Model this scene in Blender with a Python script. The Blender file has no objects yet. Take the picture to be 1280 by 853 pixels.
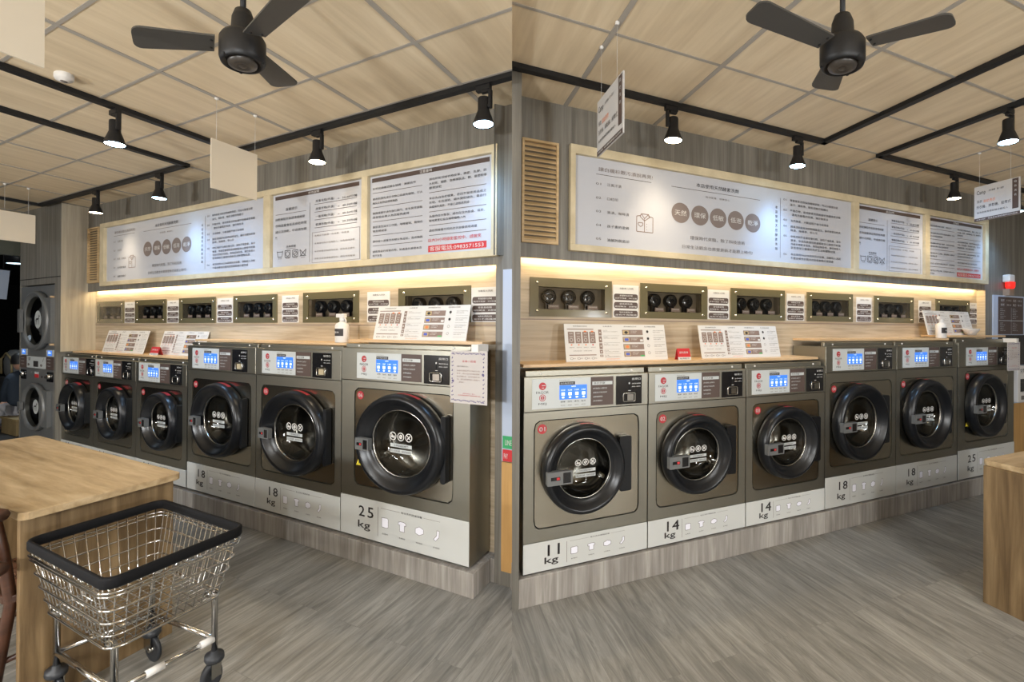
import bpy, math, random
from mathutils import Vector, Matrix
random.seed(7)
D = bpy.data
COL = bpy.context.scene.collection
PI = math.pi
# ------------------------------------------------------------------ camera geometry
CX, F, CY = 710.333, 493.824, 411.471      # principal point and focal length for a 1280 x 853 frame
LA, RB, PITCH, ROLL, H = 0.3901, 0.3597, -0.0021, 0.0059, 1.5
cp, sp, cr, sr = math.cos(PITCH), math.sin(PITCH), math.cos(ROLL), math.sin(ROLL)
M = Matrix(((cr, -sr, 0), (sr, cr, 0), (0, 0, 1))) @ Matrix(((1, 0, 0), (0, cp, -sp), (0, sp, cp)))
def wray(px, py):
    v = M.transposed() @ Vector(((px-CX)/F, (py-CY)/F, 1))
    return Vector((v.x, v.z, -v.y))
class Room:
    def __init__(s, t): s.t = t; s.c = math.cos(t); s.s = math.sin(t)
    def ray(s, px, py):
        v = wray(px, py); return Vector((v.x*s.c+v.y*s.s, -v.x*s.s+v.y*s.c, v.z))
    def onY(s, px, py, y):
        d = s.ray(px, py); k = y/d.y; return (d.x*k, H+d.z*k)
    def onZ(s, px, py, z):
        d = s.ray(px, py); k = (z-H)/d.z; return (d.x*k, d.y*k)
    def onX(s, px, py, x):
        d = s.ray(px, py); k = x/d.x; return (d.y*k, H+d.z*k)
    def w(s, p): return Vector((p[0]*s.c-p[1]*s.s, p[0]*s.s+p[1]*s.c, p[2]))
L = Room(-LA); R = Room(RB)
# plane that separates the two halves of the shop
SN = wray(640, 0).cross(wray(640, 853)).normalized()

# ------------------------------------------------------------------ materials
def nt(m):
    m.use_nodes = True; t = m.node_tree; return t, t.nodes['Principled BSDF']
MATS = {}
def mat(name, col, rough=.5, metal=0, emit=None, estr=0, trans=0, coat=0, spec=.5, ior=1.45):
    if name in MATS: return MATS[name]
    m = D.materials.new(name); t, b = nt(m)
    b.inputs['Base Color'].default_value = (*col, 1); b.inputs['Roughness'].default_value = rough
    b.inputs['Metallic'].default_value = metal; b.inputs['Coat Weight'].default_value = coat
    b.inputs['Specular IOR Level'].default_value = spec; b.inputs['IOR'].default_value = ior
    b.inputs['Transmission Weight'].default_value = trans
    if emit: b.inputs['Emission Color'].default_value = (*emit, 1); b.inputs['Emission Strength'].default_value = estr
    MATS[name] = m; return m
def mixcol(t, a, bcol, fac):
    n = t.nodes.new('ShaderNodeMix'); n.data_type = 'RGBA'
    for i, v in ((6, a), (7, bcol)):
        if isinstance(v, tuple): n.inputs[i].default_value = (*v, 1)
        else: t.links.new(v, n.inputs[i])
    if isinstance(fac, float): n.inputs[0].default_value = fac
    else: t.links.new(fac, n.inputs[0])
    return n.outputs[2]
def ramp(t, src, stops):
    r = t.nodes.new('ShaderNodeValToRGB'); e = r.color_ramp.elements
    while len(e) < len(stops): e.new(.5)
    for i, (p, c) in enumerate(stops): e[i].position = p; e[i].color = (*c, 1)
    t.links.new(src, r.inputs[0]); return r.outputs[0]
def noise(t, vec, sc, detail=4, rough=.6, dist=0):
    mp = t.nodes.new('ShaderNodeMapping'); mp.inputs['Scale'].default_value = sc; t.links.new(vec, mp.inputs[0])
    n = t.nodes.new('ShaderNodeTexNoise'); n.inputs['Scale'].default_value = 1; n.inputs['Detail'].default_value = detail
    n.inputs['Roughness'].default_value = rough; n.inputs['Distortion'].default_value = dist
    t.links.new(mp.outputs[0], n.inputs['Vector']); return n.outputs[0]
def wood(name, stops, sc, sc2=None, rough=.5, bump=.0, coat=0, stops2=None):
    m = D.materials.new(name); t, b = nt(m)
    tc = t.nodes.new('ShaderNodeTexCoord').outputs['Object']
    c = ramp(t, noise(t, tc, sc, 5, .6, .3), stops)
    if sc2:
        c2 = ramp(t, noise(t, tc, sc2, 3, .5, .6), stops2 or [(.3, (.72, .72, .72)), (.7, (1, 1, 1))])
        mx = t.nodes.new('ShaderNodeMix'); mx.data_type = 'RGBA'; mx.blend_type = 'MULTIPLY'; mx.inputs[0].default_value = 1
        t.links.new(c, mx.inputs[6]); t.links.new(c2, mx.inputs[7]); c = mx.outputs[2]
    t.links.new(c, b.inputs['Base Color']); b.inputs['Roughness'].default_value = rough
    b.inputs['Coat Weight'].default_value = coat
    MATS[name] = m; return m
greywood = wood('grey laminate', [(.25, (.125, .115, .096)), (.5, (.195, .182, .155)), (.75, (.285, .27, .235))], (38, 38, 1.2), (9, 9, .5), .5)
plinthwood = wood('grey plinth laminate', [(.25, (.22, .20, .175)), (.5, (.34, .315, .285)), (.75, (.5, .475, .44))], (34, 34, 2), (9, 9, .5), .5)
cheekwood = wood('warm-lit cheek laminate', [(.25, (.34, .295, .225)), (.5, (.44, .39, .30)), (.75, (.54, .48, .38))], (30, 30, 1.3), (8, 8, .5), .5)  # grey laminate made paler and warmer, warm lamplight put into its colour
nichewood = wood('pale niche laminate', [(.25, (.36, .28, .18)), (.5, (.52, .42, .29)), (.75, (.66, .55, .40))], (2.2, 2.2, 42), (.7, .7, 9), .5)
shelfwood = wood('light oak shelf', [(.3, (.5, .33, .17)), (.7, (.66, .46, .27))], (2, 14, 14), None, .4)
framewood = wood('pine frame', [(.3, (.50, .42, .27)), (.7, (.66, .57, .39))], (6, 6, 6), None, .5)
louverwood = wood('louvre wood', [(.3, (.44, .30, .14)), (.7, (.62, .45, .25))], (3, 3, 40), None, .5)
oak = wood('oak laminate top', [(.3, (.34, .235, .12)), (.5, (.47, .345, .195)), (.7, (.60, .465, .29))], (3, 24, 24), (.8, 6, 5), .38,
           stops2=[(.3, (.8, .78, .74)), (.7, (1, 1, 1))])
oakv = wood('shaded oak laminate panel', [(.3, (.10, .058, .022)), (.5, (.20, .128, .058)), (.7, (.31, .21, .105))], (26, 26, 1.5), (7, 7, .6), .45)  # oak darkened to hold the shade on the table end panels
orangewood = wood('amber wood panel', [(.25, (.38, .2, .06)), (.75, (.6, .36, .13))], (12, 12, 1.5), None, .45)
darkwood = wood('dark chair wood', [(.3, (.03, .012, .006)), (.7, (.09, .035, .018))], (6, 6, 20), None, .4)
benchwood = wood('bench wood', [(.3, (.2, .14, .06)), (.7, (.33, .24, .11))], (6, 6, 2), None, .6)
def ceiling_mat():
    m = D.materials.new('birch ceiling tile'); t, b = nt(m)
    tc = t.nodes.new('ShaderNodeTexCoord').outputs['Object']
    c = ramp(t, noise(t, tc, (16, 1.6, 1), 5, .6, .3), [(.25, (.55, .435, .285)), (.55, (.66, .54, .37)), (.8, (.74, .625, .45))])
    b.inputs['Roughness'].default_value = .6; t.links.new(c, b.inputs['Base Color']); return m
ceilmat = ceiling_mat()
def floor_mat():
    m = D.materials.new('grey oak plank vinyl'); t, b = nt(m)
    tc = t.nodes.new('ShaderNodeTexCoord').outputs['Object']
    mp = t.nodes.new('ShaderNodeMapping'); mp.inputs['Rotation'].default_value = (0, 0, PI/2); t.links.new(tc, mp.inputs[0])
    br = t.nodes.new('ShaderNodeTexBrick'); br.inputs['Scale'].default_value = 1
    br.inputs['Brick Width'].default_value = 1.05; br.inputs['Row Height'].default_value = .155; br.offset = .37
    br.inputs['Mortar Size'].default_value = .0013; br.inputs['Mortar Smooth'].default_value = .3
    br.inputs['Color1'].default_value = (.62, .62, .62, 1); br.inputs['Color2'].default_value = (1, 1, 1, 1)
    br.inputs['Mortar'].default_value = (.55, .55, .55, 1); t.links.new(mp.outputs[0], br.inputs[0])
    # offset the grain for each plank with its own brick shade
    add = t.nodes.new('ShaderNodeVectorMath'); add.operation = 'ADD'; t.links.new(tc, add.inputs[0])
    sc = t.nodes.new('ShaderNodeVectorMath'); sc.operation = 'SCALE'; sc.inputs['Scale'].default_value = 13
    t.links.new(br.outputs['Color'], sc.inputs[0]); t.links.new(sc.outputs[0], add.inputs[1])
    g = ramp(t, noise(t, add.outputs[0], (22, 2.2, 1), 8, .72, 1.2), [(.26, (.10, .095, .085)), (.48, (.225, .215, .192)), (.74, (.40, .38, .34))])
    mx = t.nodes.new('ShaderNodeMix'); mx.data_type = 'RGBA'; mx.blend_type = 'MULTIPLY'; mx.inputs[0].default_value = .6
    t.links.new(g, mx.inputs[6]); t.links.new(br.outputs['Color'], mx.inputs[7])
    t.links.new(mx.outputs[2], b.inputs['Base Color']); b.inputs['Roughness'].default_value = .42
    return m
floormat = floor_mat()
def brushed(name, col, rough, aniso=0, sc=(3, 3, 160)):
    m = D.materials.new(name); t, b = nt(m)
    tc = t.nodes.new('ShaderNodeTexCoord').outputs['Object']
    n = noise(t, tc, sc, 3, .5)
    b.inputs['Base Color'].default_value = (*col, 1); b.inputs['Metallic'].default_value = 1
    mr = t.nodes.new('ShaderNodeMapRange'); mr.inputs['To Min'].default_value = rough*.93; mr.inputs['To Max'].default_value = rough*1.07
    t.links.new(n, mr.inputs[0]); t.links.new(mr.outputs[0], b.inputs['Roughness']); MATS[name] = m; return m
bronze = brushed('bronze steel body', (.34, .328, .278), .42)
bronze_door = brushed('bronze steel door panel', (.42, .385, .31), .24, sc=(1.5, 1.5, 400))
grey_metal = mat('grey painted steel', (.17, .175, .175), .4, .35)
chrome = mat('chrome', (.58, .58, .575), .13, 1)
steel = mat('drum steel', (.36, .355, .335), .25, 1)
black = mat('black rubber', (.006, .007, .009), .3)
blackm = mat('black gloss plastic', (.01, .01, .011), .2, coat=.3)
blackd = mat('matt black', (.008, .008, .008), .8)
blackp = mat('black powder coat', (.007, .007, .008), .5)
gasket = mat('shadow gap', (.004, .004, .004), .9)
white = mat('white card', (.66, .65, .63), .6)
boardw = mat('satin white board', (.50, .515, .56), .42)
base_w = mat('pale grey base panel', (.55, .56, .54), .4)
iconw = mat('icon white', (.82, .82, .9), .5)
cream = mat('cream card back', (.62, .55, .44), .7)
labelw = mat('pale label plate', (.52, .55, .55), .35)
brown = mat('brown print', (.085, .058, .05), .5)
brownl = mat('light brown print', (.25, .18, .15), .5)
ink = mat('dark ink', (.035, .03, .03), .6)
greyink = mat('grey ink', (.16, .14, .13), .6)
taupe = mat('taupe print', (.21, .17, .155), .5)
redp = mat('red print', (.55, .03, .035), .45)
redc = mat('crimson badge', (.42, .035, .045), .4)
orangep = mat('orange print', (.75, .22, .08), .5)
blue = mat('blue print', (.08, .12, .5), .5)
greenp = mat('green print', (.06, .42, .12), .5)
yellowp = mat('yellow print', (.8, .65, .05), .5)
tan = mat('tan print', (.5, .38, .2), .5)
screen = mat('lit display', (.02, .08, .3), .3, emit=(.05, .22, .85), estr=.75)
screenw = mat('display digits', (.8, .8, .8), .3, emit=(.6, .78, 1), estr=.8)
gridm = mat('grey ceiling tee', (.34, .31, .27), .5)
offw = mat('off white plastic', (.7, .68, .65), .4)
bladeg = mat('fan blade', (.055, .052, .048), .45)
olive = mat('olive acrylic', (.13, .115, .065), .16, coat=.5)
recess = mat('recess lining', (.16, .125, .08), .6)
asphalt = mat('night asphalt', (.035, .033, .03), .8)
nightm = mat('night wall', (.012, .012, .011), .9)
clothw = mat('pale trousers', (.42, .42, .44), .8)
clothd = mat('dark jacket', (.02, .03, .045), .8)
skin = mat('skin', (.45, .25, .17), .6)
hair = mat('black hair', (.01, .009, .008), .5)
shoe = mat('brown shoe', (.25, .13, .1), .6)
warmlamp = mat('warm lamp face', (1, 1, 1), .4, emit=(1, .80, .5), estr=20)
coollamp = mat('cool lamp face', (1, 1, 1), .4, emit=(.5, .78, 1), estr=20)
ledm = mat('led strip', (1, 1, 1), .4, emit=(1, .78, .42), estr=7)
redlamp = mat('red lamp lens', (.6, .01, .01), .2, emit=(1, .03, .02), estr=.8)
bluewhite = mat('pale blue poster', (.46, .53, .66), .4)
def glass_mat(name, tint, refl=.5, amount=.06):
    m = D.materials.new(name); m.use_nodes = True; t = m.node_tree; t.nodes.clear()
    o = t.nodes.new('ShaderNodeOutputMaterial'); tr = t.nodes.new('ShaderNodeBsdfTransparent'); tr.inputs[0].default_value = (*tint, 1)
    gl = t.nodes.new('ShaderNodeBsdfGlossy'); gl.inputs['Roughness'].default_value = .03
    fr = t.nodes.new('ShaderNodeFresnel'); ge = t.nodes.new('ShaderNodeNewGeometry'); mrr = t.nodes.new('ShaderNodeMapRange')
    mrr.inputs['To Min'].default_value = 1.5; mrr.inputs['To Max'].default_value = 1/1.5; t.links.new(ge.outputs['Backfacing'], mrr.inputs[0]); t.links.new(mrr.outputs[0], fr.inputs[0])
    mx = t.nodes.new('ShaderNodeMixShader'); t.links.new(fr.outputs[0], mx.inputs[0]); t.links.new(tr.outputs[0], mx.inputs[1]); t.links.new(gl.outputs[0], mx.inputs[2])
    t.links.new(mx.outputs[0], o.inputs[0]); MATS[name] = m; return m
doorglass = glass_mat('smoked door glass', (.48, .475, .45))
pane = glass_mat('clear pane', (.8, .8, .78))

# ------------------------------------------------------------------ mesh builder (room coordinates)
ORG = {}
class MB:
    def __init__(s): s.v = []; s.f = []; s.m = []; s.sm = []; s.mats = []
    def mi(s, m):
        if m not in s.mats: s.mats.append(m)
        return s.mats.index(m)
    def add(s, vs, fs, m, smooth=False):
        o = len(s.v); s.v += [tuple(p) for p in vs]; i = s.mi(m)
        for f in fs: s.f.append([a+o for a in f]); s.m.append(i); s.sm.append(smooth)
        return s
    def box(s, x0, x1, y0, y1, z0, z1, m):
        vs = [(x, y, z) for z in (z0, z1) for y in (y0, y1) for x in (x0, x1)]
        return s.add(vs, [(0, 2, 3, 1), (4, 5, 7, 6), (0, 1, 5, 4), (2, 6, 7, 3), (0, 4, 6, 2), (1, 3, 7, 5)], m)
    def rbox(s, x0, x1, z0, z1, y0, y1, r, m, n=4):   # rounded rectangle in xz, thick in y
        pts = rrect(x0, x1, z0, z1, r, n)
        k = len(pts); vs = [(x, y0, z) for x, z in pts]+[(x, y1, z) for x, z in pts]
        fs = [list(range(k)), list(range(2*k-1, k-1, -1))]+[(i, i+k, (i+1) % k+k, (i+1) % k) for i in range(k)]
        return s.add(vs, fs, m)
    def prism(s, pts, z0, z1, m):                      # polygon in xy, thick in z
        k = len(pts); vs = [(x, y, z0) for x, y in pts]+[(x, y, z1) for x, y in pts]
        a = sum(pts[i][0]*pts[(i+1) % k][1]-pts[(i+1) % k][0]*pts[i][1] for i in range(k))
        fs = [list(range(k))[::-1], list(range(k, 2*k))]+[(i, (i+1) % k, (i+1) % k+k, i+k) for i in range(k)]
        if a < 0: fs = [f[::-1] for f in fs]
        return s.add(vs, fs, m)
    def lathe(s, c, prof, m, n=32, axis='z', rx=1, rz=1, smooth=True):
        # prof: (radius, height) along the axis
        vs = []; k = len(prof)
        for i in range(n):
            a = 2*PI*i/n
            for r, h in prof:
                if axis == 'z': vs.append((c[0]+r*rx*math.cos(a), c[1]+r*rz*math.sin(a), c[2]+h))
                elif axis == 'y': vs.append((c[0]+r*rx*math.cos(a), c[1]+h, c[2]+r*rz*math.sin(a)))
                else: vs.append((c[0]+h, c[1]+r*rx*math.cos(a), c[2]+r*rz*math.sin(a)))
        fs = []
        for i in range(n):
            j = (i+1) % n
            for q in range(k-1): fs.append((i*k+q, j*k+q, j*k+q+1, i*k+q+1))
        if prof[0][0] > 1e-6 and prof[0] != prof[-1]: pass
        return s.add(vs, fs, m, smooth)
    def tube(s, pts, r, m, n=8, closed=False, smooth=True, caps=True):
        pts = [Vector(p) for p in pts]; k = len(pts); vs = []; up = None
        for i, p in enumerate(pts):
            a = pts[(i-1) % k] if (closed or i > 0) else p; b = pts[(i+1) % k] if (closed or i < k-1) else p
            d = (b-a).normalized()
            if up is None: up = d.orthogonal().normalized()
            up = (up-d*up.dot(d)).normalized(); side = d.cross(up)
            rr = r[i] if isinstance(r, (list, tuple)) else r
            for j in range(n):
                t = 2*PI*j/n; vs.append(p+(up*math.cos(t)+side*math.sin(t))*rr)
        fs = []
        for i in range(k if closed else k-1):
            for j in range(n): fs.append((i*n+j, i*n+(j+1) % n, ((i+1) % k)*n+(j+1) % n, ((i+1) % k)*n+j))
        if not closed and caps: fs += [list(range(n))[::-1], [(k-1)*n+j for j in range(n)]]
        return s.add(vs, fs, m, smooth)
    def build(s, name, parent=None, room=None, org=None, bevel=0, kind=None):
        me = D.meshes.new(name); o = D.objects.new(name, me); COL.objects.link(o)
        if parent is not None: og = ORG[parent.name]; room = None; o.parent = parent
        else: og = Vector(org if org is not None else (0, 0, 0))
        me.from_pydata([Vector(p)-og for p in s.v], [], s.f)
        for m in s.mats: me.materials.append(m)
        me.polygons.foreach_set('material_index', s.m); me.polygons.foreach_set('use_smooth', s.sm); me.update()
        if parent is None:
            rm = room or Room(0); o.location = rm.w(og); o.rotation_euler = (0, 0, rm.t)
        ORG[o.name] = og
        if bevel:
            b = o.modifiers.new('bevel', 'BEVEL'); b.width = bevel; b.segments = 2; b.limit_method = 'ANGLE'; b.angle_limit = .7
        if kind: o['kind'] = kind
        return o
def tag(o, label, cat, group=None, kind=None):
    o['label'] = label; o['category'] = cat
    if group: o['group'] = group
    if kind: o['kind'] = kind
    return o
def thing(name, label, cat, room, p, group=None):
    o = D.objects.new(name, None); COL.objects.link(o); o.empty_display_size = .05
    o.location = room.w(p); o.rotation_euler = (0, 0, room.t); ORG[o.name] = Vector(p)
    return tag(o, label, cat, group)
def rrect(x0, x1, z0, z1, r, n=4):
    out = []
    for cx, cz, a0 in ((x1-r, z0+r, -PI/2), (x1-r, z1-r, 0), (x0+r, z1-r, PI/2), (x0+r, z0+r, PI)):
        for i in range(n+1): a = a0+PI/2*i/n; out.append((cx+r*math.cos(a), cz+r*math.sin(a)))
    return out
def clip(poly, n, d):      # keep n.p >= d, poly of 2D points
    out = []
    for i in range(len(poly)):
        a, b = poly[i], poly[(i+1) % len(poly)]
        fa, fb = n[0]*a[0]+n[1]*a[1]-d, n[0]*b[0]+n[1]*b[1]-d
        if fa >= 0: out.append(a)
        if fa*fb < 0: t = fa/(fa-fb); out.append((a[0]+(b[0]-a[0])*t, a[1]+(b[1]-a[1])*t))
    return out
def seam_clip(room, poly, z, sign):
    # SN.(p - cam) = 0 in world -> line in room coordinates at height z
    n = (SN.x*room.c+SN.y*room.s, -SN.x*room.s+SN.y*room.c); d = -SN.z*(z-H)
    return clip(poly, (n[0]*sign, n[1]*sign), d*sign)
SL = 1 if SN.dot(wray(100, 400)) > 0 else -1
SR = -SL
def clipped_prism(mb, room, poly, z0, z1, m, sign):
    a = seam_clip(room, poly, z0, sign); b = seam_clip(room, poly, z1, sign); k = len(a)
    if len(b) != k: b = a
    vs = [(x, y, z0) for x, y in a]+[(x, y, z1) for x, y in b]
    ar = sum(a[i][0]*a[(i+1) % k][1]-a[(i+1) % k][0]*a[i][1] for i in range(k))
    fs = [list(range(k))[::-1], list(range(k, 2*k))]+[(i, (i+1) % k, (i+1) % k+k, i+k) for i in range(k)]
    if ar < 0: fs = [f[::-1] for f in fs]
    mb.add(vs, fs, m)
# ------------------------------------------------------------------ lettering
TXT = {}
def glyphs(s, res=2):
    if s in TXT: return TXT[s]
    c = D.curves.new('t', 'FONT'); c.body = s; c.resolution_u = res
    o = D.objects.new('t', c); COL.objects.link(o)
    dg = bpy.context.evaluated_depsgraph_get(); dg.update(); me = D.meshes.new_from_object(o.evaluated_get(dg))
    vs = [(v.co.x, v.co.y) for v in me.vertices]; fs = [tuple(p.vertices) for p in me.polygons]
    D.objects.remove(o); D.curves.remove(c); D.meshes.remove(me)
    xs = [v[0] for v in vs] or [0, 1]; ys = [v[1] for v in vs] or [0, 1]
    TXT[s] = (vs, fs, min(xs), max(xs), min(ys), max(ys)); return TXT[s]
def text(mb, s, fn, u0, u1, vc, h, m, bold=0):
    # fit the string into u0..u1, centred on vc, height h; fn(u, v) -> point
    vs, fs, a, b, c, d = glyphs(s)
    if not vs: return
    ku = (u1-u0)/(b-a); kv = h/(d-c)
    offs = [(0, 0)] if not bold else [(-bold, 0), (bold, 0), (0, bold)]
    for du, dv in offs:
        mb.add([fn(u0+(x-a)*ku+du, vc+(y-(c+d)/2)*kv+dv) for x, y in vs], fs, m)
def rect(mb, fn, u0, u1, v0, v1, m):
    mb.add([fn(u0, v0), fn(u1, v0), fn(u1, v1), fn(u0, v1)], [(0, 1, 2, 3)], m)
def ellipse(mb, fn, cu, cv, ru, rv, m, n=24, hole=0):
    if not hole:
        mb.add([fn(cu+ru*math.cos(2*PI*i/n), cv+rv*math.sin(2*PI*i/n)) for i in range(n)], [tuple(range(n))], m)
    else:
        vs = []
        for i in range(n):
            a = 2*PI*i/n; vs.append(fn(cu+ru*math.cos(a), cv+rv*math.sin(a))); vs.append(fn(cu+ru*hole*math.cos(a), cv+rv*hole*math.sin(a)))
        mb.add(vs, [(2*i, 2*((i+1) % n), 2*((i+1) % n)+1, 2*i+1) for i in range(n)], m)
def line(mb, fn, a, b, w, m):
    a = Vector(a); b = Vector(b); d = (b-a).normalized(); n = Vector((-d.y, d.x))*w/2
    mb.add([fn(*(a+n)), fn(*(b+n)), fn(*(b-n)), fn(*(a-n))], [(3, 2, 1, 0)], m)
def polyline(mb, fn, pts, w, m):
    for i in range(len(pts)-1): line(mb, fn, pts[i], pts[i+1], w, m)
def wallfn(y): return lambda u, v: (u, y, v)

# ------------------------------------------------------------------ room dimensions
LC, RC = 2.815, 2.894            # ceiling heights of the two bays
LW, RW = 2.0, 2.305              # upper wall planes
LN, RN = 2.06, 2.375             # niche back planes
LP, RP = 1.8325, 2.07            # plinth fronts
LM, RM = 1.85, 2.09              # machine fronts
LZ, RZ = 1.885, 1.935            # underside of the upper walls
NLX0, NLX1 = -6.52, -1.287       # left niche
NRX0, NRX1 = .53, R.onY(1232, 364, RW)[0]
LYB, RYB = -2.6, -2.6
LXO = -7.59                      # where the left bay opens to the street

# floor / ceilings
mb = MB(); clipped_prism(mb, L, [(-8.1, LYB), (4, LYB), (4, 2.7), (-8.1, 2.7)], -.08, 0, floormat, SL); mb.build('floor', room=L, kind='structure')
mb = MB(); clipped_prism(mb, R, [(-4, RYB), (7.4, RYB), (7.4, 2.9), (-4, 2.9)], -.08, 0, floormat, SR); mb.build('floor', room=R, kind='structure')
mb = MB(); clipped_prism(mb, L, [(-8.1, LYB), (4, LYB), (4, 2.2), (-8.1, 2.2)], LC, LC+.2, ceilmat, SL); mb.build('ceiling', room=L, kind='structure')
mb = MB(); clipped_prism(mb, R, [(-4, RYB), (7.4, RYB), (7.4, 2.5), (-4, 2.5)], RC, RC+.12, ceilmat, SR); mb.build('ceiling', room=R, kind='structure')
def tees(room, c, xs, ys, x0, x1, y0, y1, sign, w=.022):
    mb = MB()
    for x in xs: clipped_prism(mb, room, [(x-w*.6, y0), (x+w*.6, y0), (x+w*.6, y1), (x-w*.6, y1)], c-.004, c+.001, gridm, sign)
    for y in ys:
        p = [(x0, y-w*.3), (x1, y-w*.3), (x1, y+w*.3), (x0, y+w*.3)]
        if len(seam_clip(room, p, c, sign)) >= 3: clipped_prism(mb, room, p, c-.003, c+.0005, gridm, sign)
    return mb
lxs = [-1.345-.685*k for k in range(-1, 10)]; lys = [1.735-.333*k for k in range(0, 12)]
rxs = [(.79+.605*k)*1.0608 for k in range(0, 11)]; rys = [(1.925-.36*k)*1.0608 for k in range(0, 11)]
tees(L, LC, lxs, lys, -8.0, 0, LYB, LW, SL).build('trim_1', room=L, kind='structure')
tees(R, RC, rxs, rys, -1, 7.3, RYB, RW, SR).build('trim_2', room=R, kind='structure')

# walls, left bay
mb = MB()
mb.box(NLX0, NLX1, LW, LW+.02, LZ, LC, greywood)                                   # fascia over the niche
clipped_prism(mb, L, [(NLX1, LW), (0, LW), (0, LW+.5), (NLX1, LW+.5)], 0, LC, greywood, SL)
mb.box(NLX0, NLX1, LW+.02, LW+.5, LZ+.07, LC, greywood)
mb.build('wall_left', room=L, kind='structure')
mb = MB(); TX0, TX1 = -7.583, -6.66
mb.box(LXO, NLX0, 1.81, 2.6, 1.965, LC, greywood); mb.box(LXO, TX0, 1.81, 2.6, 0, 1.965, greywood); mb.box(TX1, -6.622, 1.81, 2.6, 0, 1.965, greywood); mb.box(-6.622, NLX0, 1.81, 2.6, 1.23, 1.965, greywood)
mb.box(TX0, TX1, 2.5, 2.6, 0, 1.965, greywood)
mb.box(LXO-.002, NLX0+.002, 1.804, 1.81, 2.03, 2.036, gasket)
mb.build('wall_block', room=L, kind='structure')
def niche_wall(room, x0, x1, y, z0, z1, holes, m, name):
    mb = MB(); hz0 = min(h[2] for h in holes); hz1 = max(h[3] for h in holes)
    mb.box(x0, x1, y, y+.02, hz1, z1, m); mb.box(x0, x1, y, y+.02, z0, hz0, m)
    xs = [x0]+[v for h in holes for v in (h[0], h[1])]+[x1]
    for i in range(0, len(xs), 2): mb.box(xs[i], xs[i+1], y, y+.02, hz0, hz1, m)
    return mb.build(name, room=room, kind='structure')
# dispenser windows: extents measured on the niche walls
def ext(room, y, pts):
    out = []
    for a in pts:
        x0, x1 = room.onY(a[0], a[1], y)[0], room.onY(a[2], a[3], y)[0]; out.append((x0, x1))
    return out
ldx = ext(L, LN, [(122.5, 378, 155.5, 404), (170, 376, 208.5, 404), (225, 374, 270, 404), (293, 371, 347, 405), (380, 368, 449, 404), (499, 362, 589, 404)])
rdx = ext(R, RN, [(662, 347, 764, 397), (800, 356, 883, 399), (913, 363, 980, 403), (1008, 368, 1065, 404), (1092, 372, 1141, 405), (1169, 378, 1211, 400)])
LDZ, RDZ = (1.543, 1.775), (1.583, 1.826)
def inner(x0, x1, z0, z1):
    w = x1-x0; h = z1-z0; return (x0+.1*w, x1-.09*w, z0+.19*h, z1-.23*h)
niche_wall(L, NLX0-.05, NLX1+.05, LN, 0, LC-.6, [inner(a, b, *LDZ) for a, b in ldx], nichewood, 'wall_niche_left')
niche_wall(R, NRX0-.05, NRX1+.05, RN, 0, RC-.6, [inner(a, b, *RDZ) for a, b in rdx], nichewood, 'wall_niche_right')
mb = MB(); mb.box(NLX0, NLX1, LN-.002, LN, 1.522, 1.528, brownl); mb.build('trim_3', room=L, kind='structure')
mb = MB(); mb.box(NRX0, NRX1, RN-.002, RN, 1.562, 1.568, brownl); mb.build('trim_4', room=R, kind='structure')
# side cheeks of the niches
mb = MB(); mb.box(NLX0-.001, NLX0+.004, 1.812, LN, 1.24, LC-.01, cheekwood)
mb.build('wall_cheek_left', room=L, kind='structure')
mb = MB(); mb.box(NRX1-.004, NRX1, RW+.001, RN, 1.0, RZ, nichewood); mb.build('wall_cheek_right', room=R, kind='structure')
# right bay
mb = MB()
mb.box(.4, NRX1, RW, RW+.02, RZ, RC, greywood); mb.box(.45, NRX1, RW+.02, RW+.5, RZ+.07, RC, greywood)
mb.box(NRX1, 7.4, RW, RW+.5, 0, RC, greywood)
mb.build('wall_right', room=R, kind='structure')
mb = MB(); xe = R.onY(649.6, 500, RP)[0]
clipped_prism(mb, R, [(0, RP-.004), (xe, RP-.004), (xe, 2.6), (0, 2.6)], 0, RC, greywood, SR)
mb.build('wall_return', room=R, kind='structure')
# plinths
mb = MB(); PXL = L.onY(591.5, 749, LP)[0]; mb.box(-6.62, PXL, LP, LN, 0, .14, plinthwood); mb.box(PXL, NLX1, LW, LN, 0, .14, plinthwood)
mb.build('trim_5', room=L, kind='structure', bevel=.003)
mb = MB(); mb.box(xe, 5.52, RP, RW-.0, 0, .158, plinthwood); mb.build('trim_6', room=R, kind='structure', bevel=.003)
# back of the shop behind the camera
mb = MB(); clipped_prism(mb, L, [(-8.1, LYB-.1), (4, LYB-.1), (4, LYB), (-8.1, LYB)], 0, LC, oakv, SL); mb.build('wall_back_left', room=L, kind='structure')
mb = MB(); clipped_prism(mb, R, [(-4, RYB-.1), (7.4, RYB-.1), (7.4, RYB), (-4, RYB)], 0, RC, oakv, SR); mb.build('wall_back_right', room=R, kind='structure')
mb = MB(); mb.box(7.4, 7.5, RYB, 2.8, 0, RC, greywood); mb.build('wall_end', room=R, kind='structure')
# shop front to the street at the far left: header beam over the opening
mb = MB(); mb.box(-8.1, -8.0, -2.6, 1.95, 2.36, LC, mat('shopfront header', (.085, .09, .07), .5)); mb.box(-7.69, LXO, 1.85, 2.6, 0, LC, greywood)
mb.build('wall_front_header', room=L, kind='structure')
mb = MB(); mb.box(-24, -8.1, -8, 9, -.09, -.01, asphalt); mb.build('ground', room=L, kind='structure')
mb = MB(); mb.box(-24, -8.1, -8, 9, 3.0, 3.1, nightm); mb.build('ceiling_arcade', room=L, kind='structure')
mb = MB(); mb.box(-24.1, -24, -8, 9, 0, 3.0, nightm); mb.box(-24, -8.1, 9, 9.1, 0, 3, nightm); mb.build('wall_street', room=L, kind='structure')

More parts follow.
